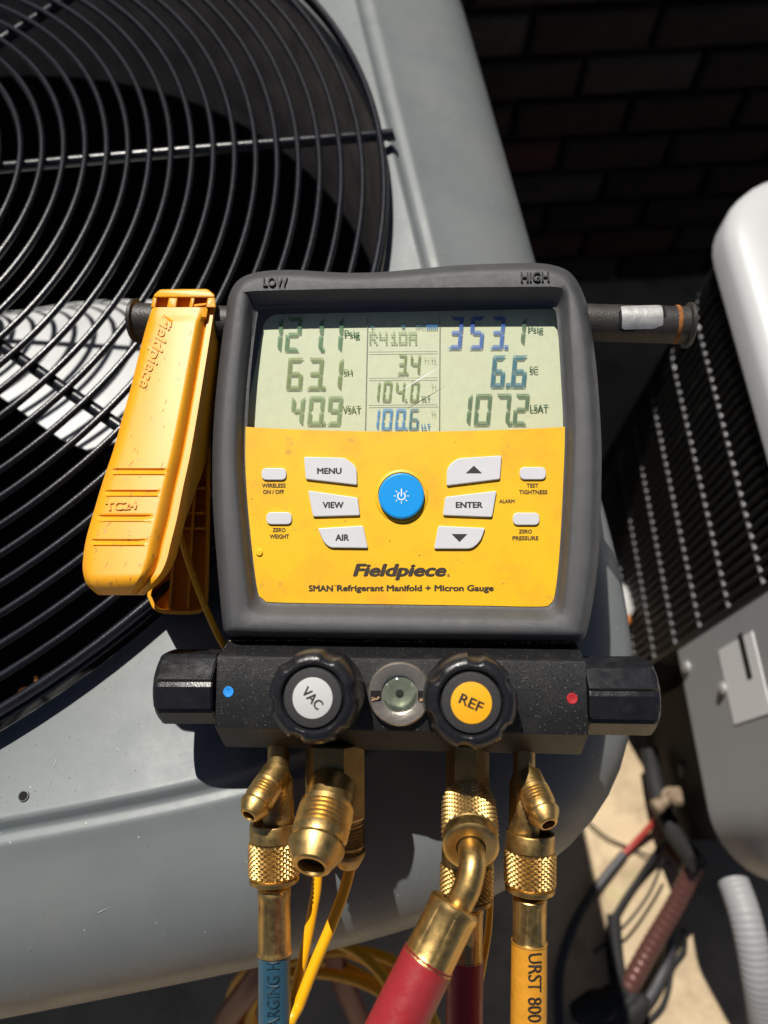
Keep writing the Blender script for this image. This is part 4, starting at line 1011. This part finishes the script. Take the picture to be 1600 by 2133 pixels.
vv = empty("service_valve", Matrix.Translation(at_z(1402, 1660, .10))); tag(vv, "small brass service valve below the second unit's panel", "valve")
MB().lathe((0, 0, -.012), (0, 0, .1), [(0, .010), (.008, .011), (.010, .008), (.022, .008), (.026, .010), (.030, .006)], 16).out("valve_body", mat("weathered_valve", (0.22, 0.16, 0.10), 0.6), vv)
MB().lathe((0, 0, .002), (-1, -.5, 0), [(0, .006), (.016, .006), (.018, .008), (.026, .008), (.028, .004)], 14).out("valve_cap", mat("weathered_valve", (0, 0, 0)), vv)
lf = empty("dry_leaf", Matrix.Translation(at_z(1408, 1775, .02)) @ Matrix.Rotation(.6, 4, 'Z')); tag(lf, "orange dry leaf lying beside the thin grey tube", "leaf")
M_leaf = mat('orange_leaf', (0.5, 0.2, 0.05), 0.8, var=.3, vscale=60)
def leaf(par, L, wd):
    n = 8; vs = []; fs = []
    for i in range(n + 1):
        t = i / n; w = wd * math.sin(math.pi * min(1, t * .93 + .03)) ** .8
        for sx in (-1, 0, 1): vs.append((sx * w, (t - .5) * L, .25 * w * abs(sx) + .004 * math.sin(t * 5)))
    for i in range(n):
        for k in range(2): a = i * 3 + k; fs.append((a, a + 1, a + 4, a + 3))
    pydata("leaf_blade", vs, fs, M_leaf, par, 60); MB().tube([(0, -L * .5, 0), (0, -L * .62, .004), (.004, -L * .75, .006)], .0008, 6, 4).out("leaf_stem", M_leaf, par, 60)
leaf(lf, .05, .010)
lf2 = empty("dry_leaf", Matrix.Translation(at_z(50, 1452, DECK - .10)) @ Matrix.Rotation(2.2, 4, 'Z')); tag(lf2, "brown dry leaf lying inside the fan opening at lower left", "leaf"); leaf(lf2, .015, .0035)
# white plastic tag with an orange end, between the units
wt = empty("plastic_tag", Matrix.Translation(at_z(1304, 1252, .155)) @ Matrix.Rotation(R(-28), 4, 'X') @ Matrix.Rotation(R(-14), 4, 'Z'))
tag(wt, "white plastic sleeve with an orange tip between the two units", "plastic sleeve")
MB().loft([[Vector((x * w, y, z * d)) for x, z in ((-1, -.5), (0, -1), (1, -.5), (1, .5), (.2, 1), (-1, .5))] for y, w, d in ((-.026, .004, .004), (-.018, .007, .006), (.012, .0095, .008), (.022, .006, .006), (.028, .003, .003))]).out("sleeve", mat('milky_plastic', (.42, .41, .40), .35), wt, 30)
MB().lathe((0, -.026, 0), (0, -1, -.1), [(0, .0042), (.006, .0048), (.011, .004), (.013, .001)], 14).out("tip", mat('orange_plastic', (.55, .17, .03), .5), wt)
# ================================================================== DEBRIS
rnd = random.Random(3)
def crumbs(mb, c, s):
    M = Matrix.Rotation(rnd.random() * 6, 3, (rnd.random() - .5, rnd.random() - .5, rnd.random()))
    vs = [M @ (Vector(v) * s * rnd.uniform(.5, 1.3)) for v in ((1, 0, -.5), (-.6, .8, -.5), (-.6, -.8, -.5), (0, 0, .9))]
    mb.add([Vector(c) + v for v in vs], [(0, 1, 2), (0, 1, 3), (1, 2, 3), (2, 0, 3)])
mb = MB()
for k in range(420):
    u = rnd.uniform(475, 1205); crumbs(mb, dev(u, 1334 + (u - 475) * .008 + rnd.gauss(0, 1.6), -.0094 + rnd.uniform(0, .0006)), rnd.uniform(.00012, .00045))
for k in range(9):
    u = rnd.uniform(480, 1190); a = dev(u, 1333, -.009); mb.tube([a, a + Vector((rnd.uniform(-.002, .002), rnd.uniform(-.0008, .001), .0006)), a + Vector((rnd.uniform(-.004, .004), rnd.uniform(-.001, .0015), .0008))], .00007, 4, 3)
o = mb.out("seam_dust", mat('pale_dust', (0.42, 0.33, 0.24), .9, var=.5, vscale=900), None, None); o.matrix_world = GM; tag(o, kind='stuff')
mb = MB()
for k in range(900):
    i = rnd.randrange(NB); p = ww[i]
    if rnd.random() > (1.0 if (p.y > 900 and p.x < 860) else .22): continue
    d = (p - Vector((850, 945))).normalized(); q = p + d * abs(rnd.gauss(2, 3)); crumbs(mb, dev(q.x, q.y, HF + .0002 + abs(rnd.gauss(0, .0003))), rnd.uniform(.00006, .00018))
o = mb.out("frame_grit", mat('brown_grit', (0.26, 0.16, 0.08), .9, var=.6, vscale=1500), None, None); o.matrix_world = GM; tag(o, kind='stuff')
mb = MB()
for k in range(260):
    p = at_z(rnd.uniform(0, 560), rnd.uniform(1380, 2000), DECK - .001); l = UM.inverted() @ p; rr_ = (abs(l.x) ** 7 + abs(l.y) ** 7) ** (1 / 7)
    if l.xy.length < .338 or rr_ > .385: continue
    zz = 0 if rr_ < .34 else -.0046 - (rr_ - .346) * .27; crumbs(mb, (l.x, l.y, zz + .0002), rnd.uniform(.0001, .00028))
o = mb.out("pan_dust", mat('pale_dust', (0, 0, 0)), None, None); o.matrix_world = UM; tag(o, kind='stuff')
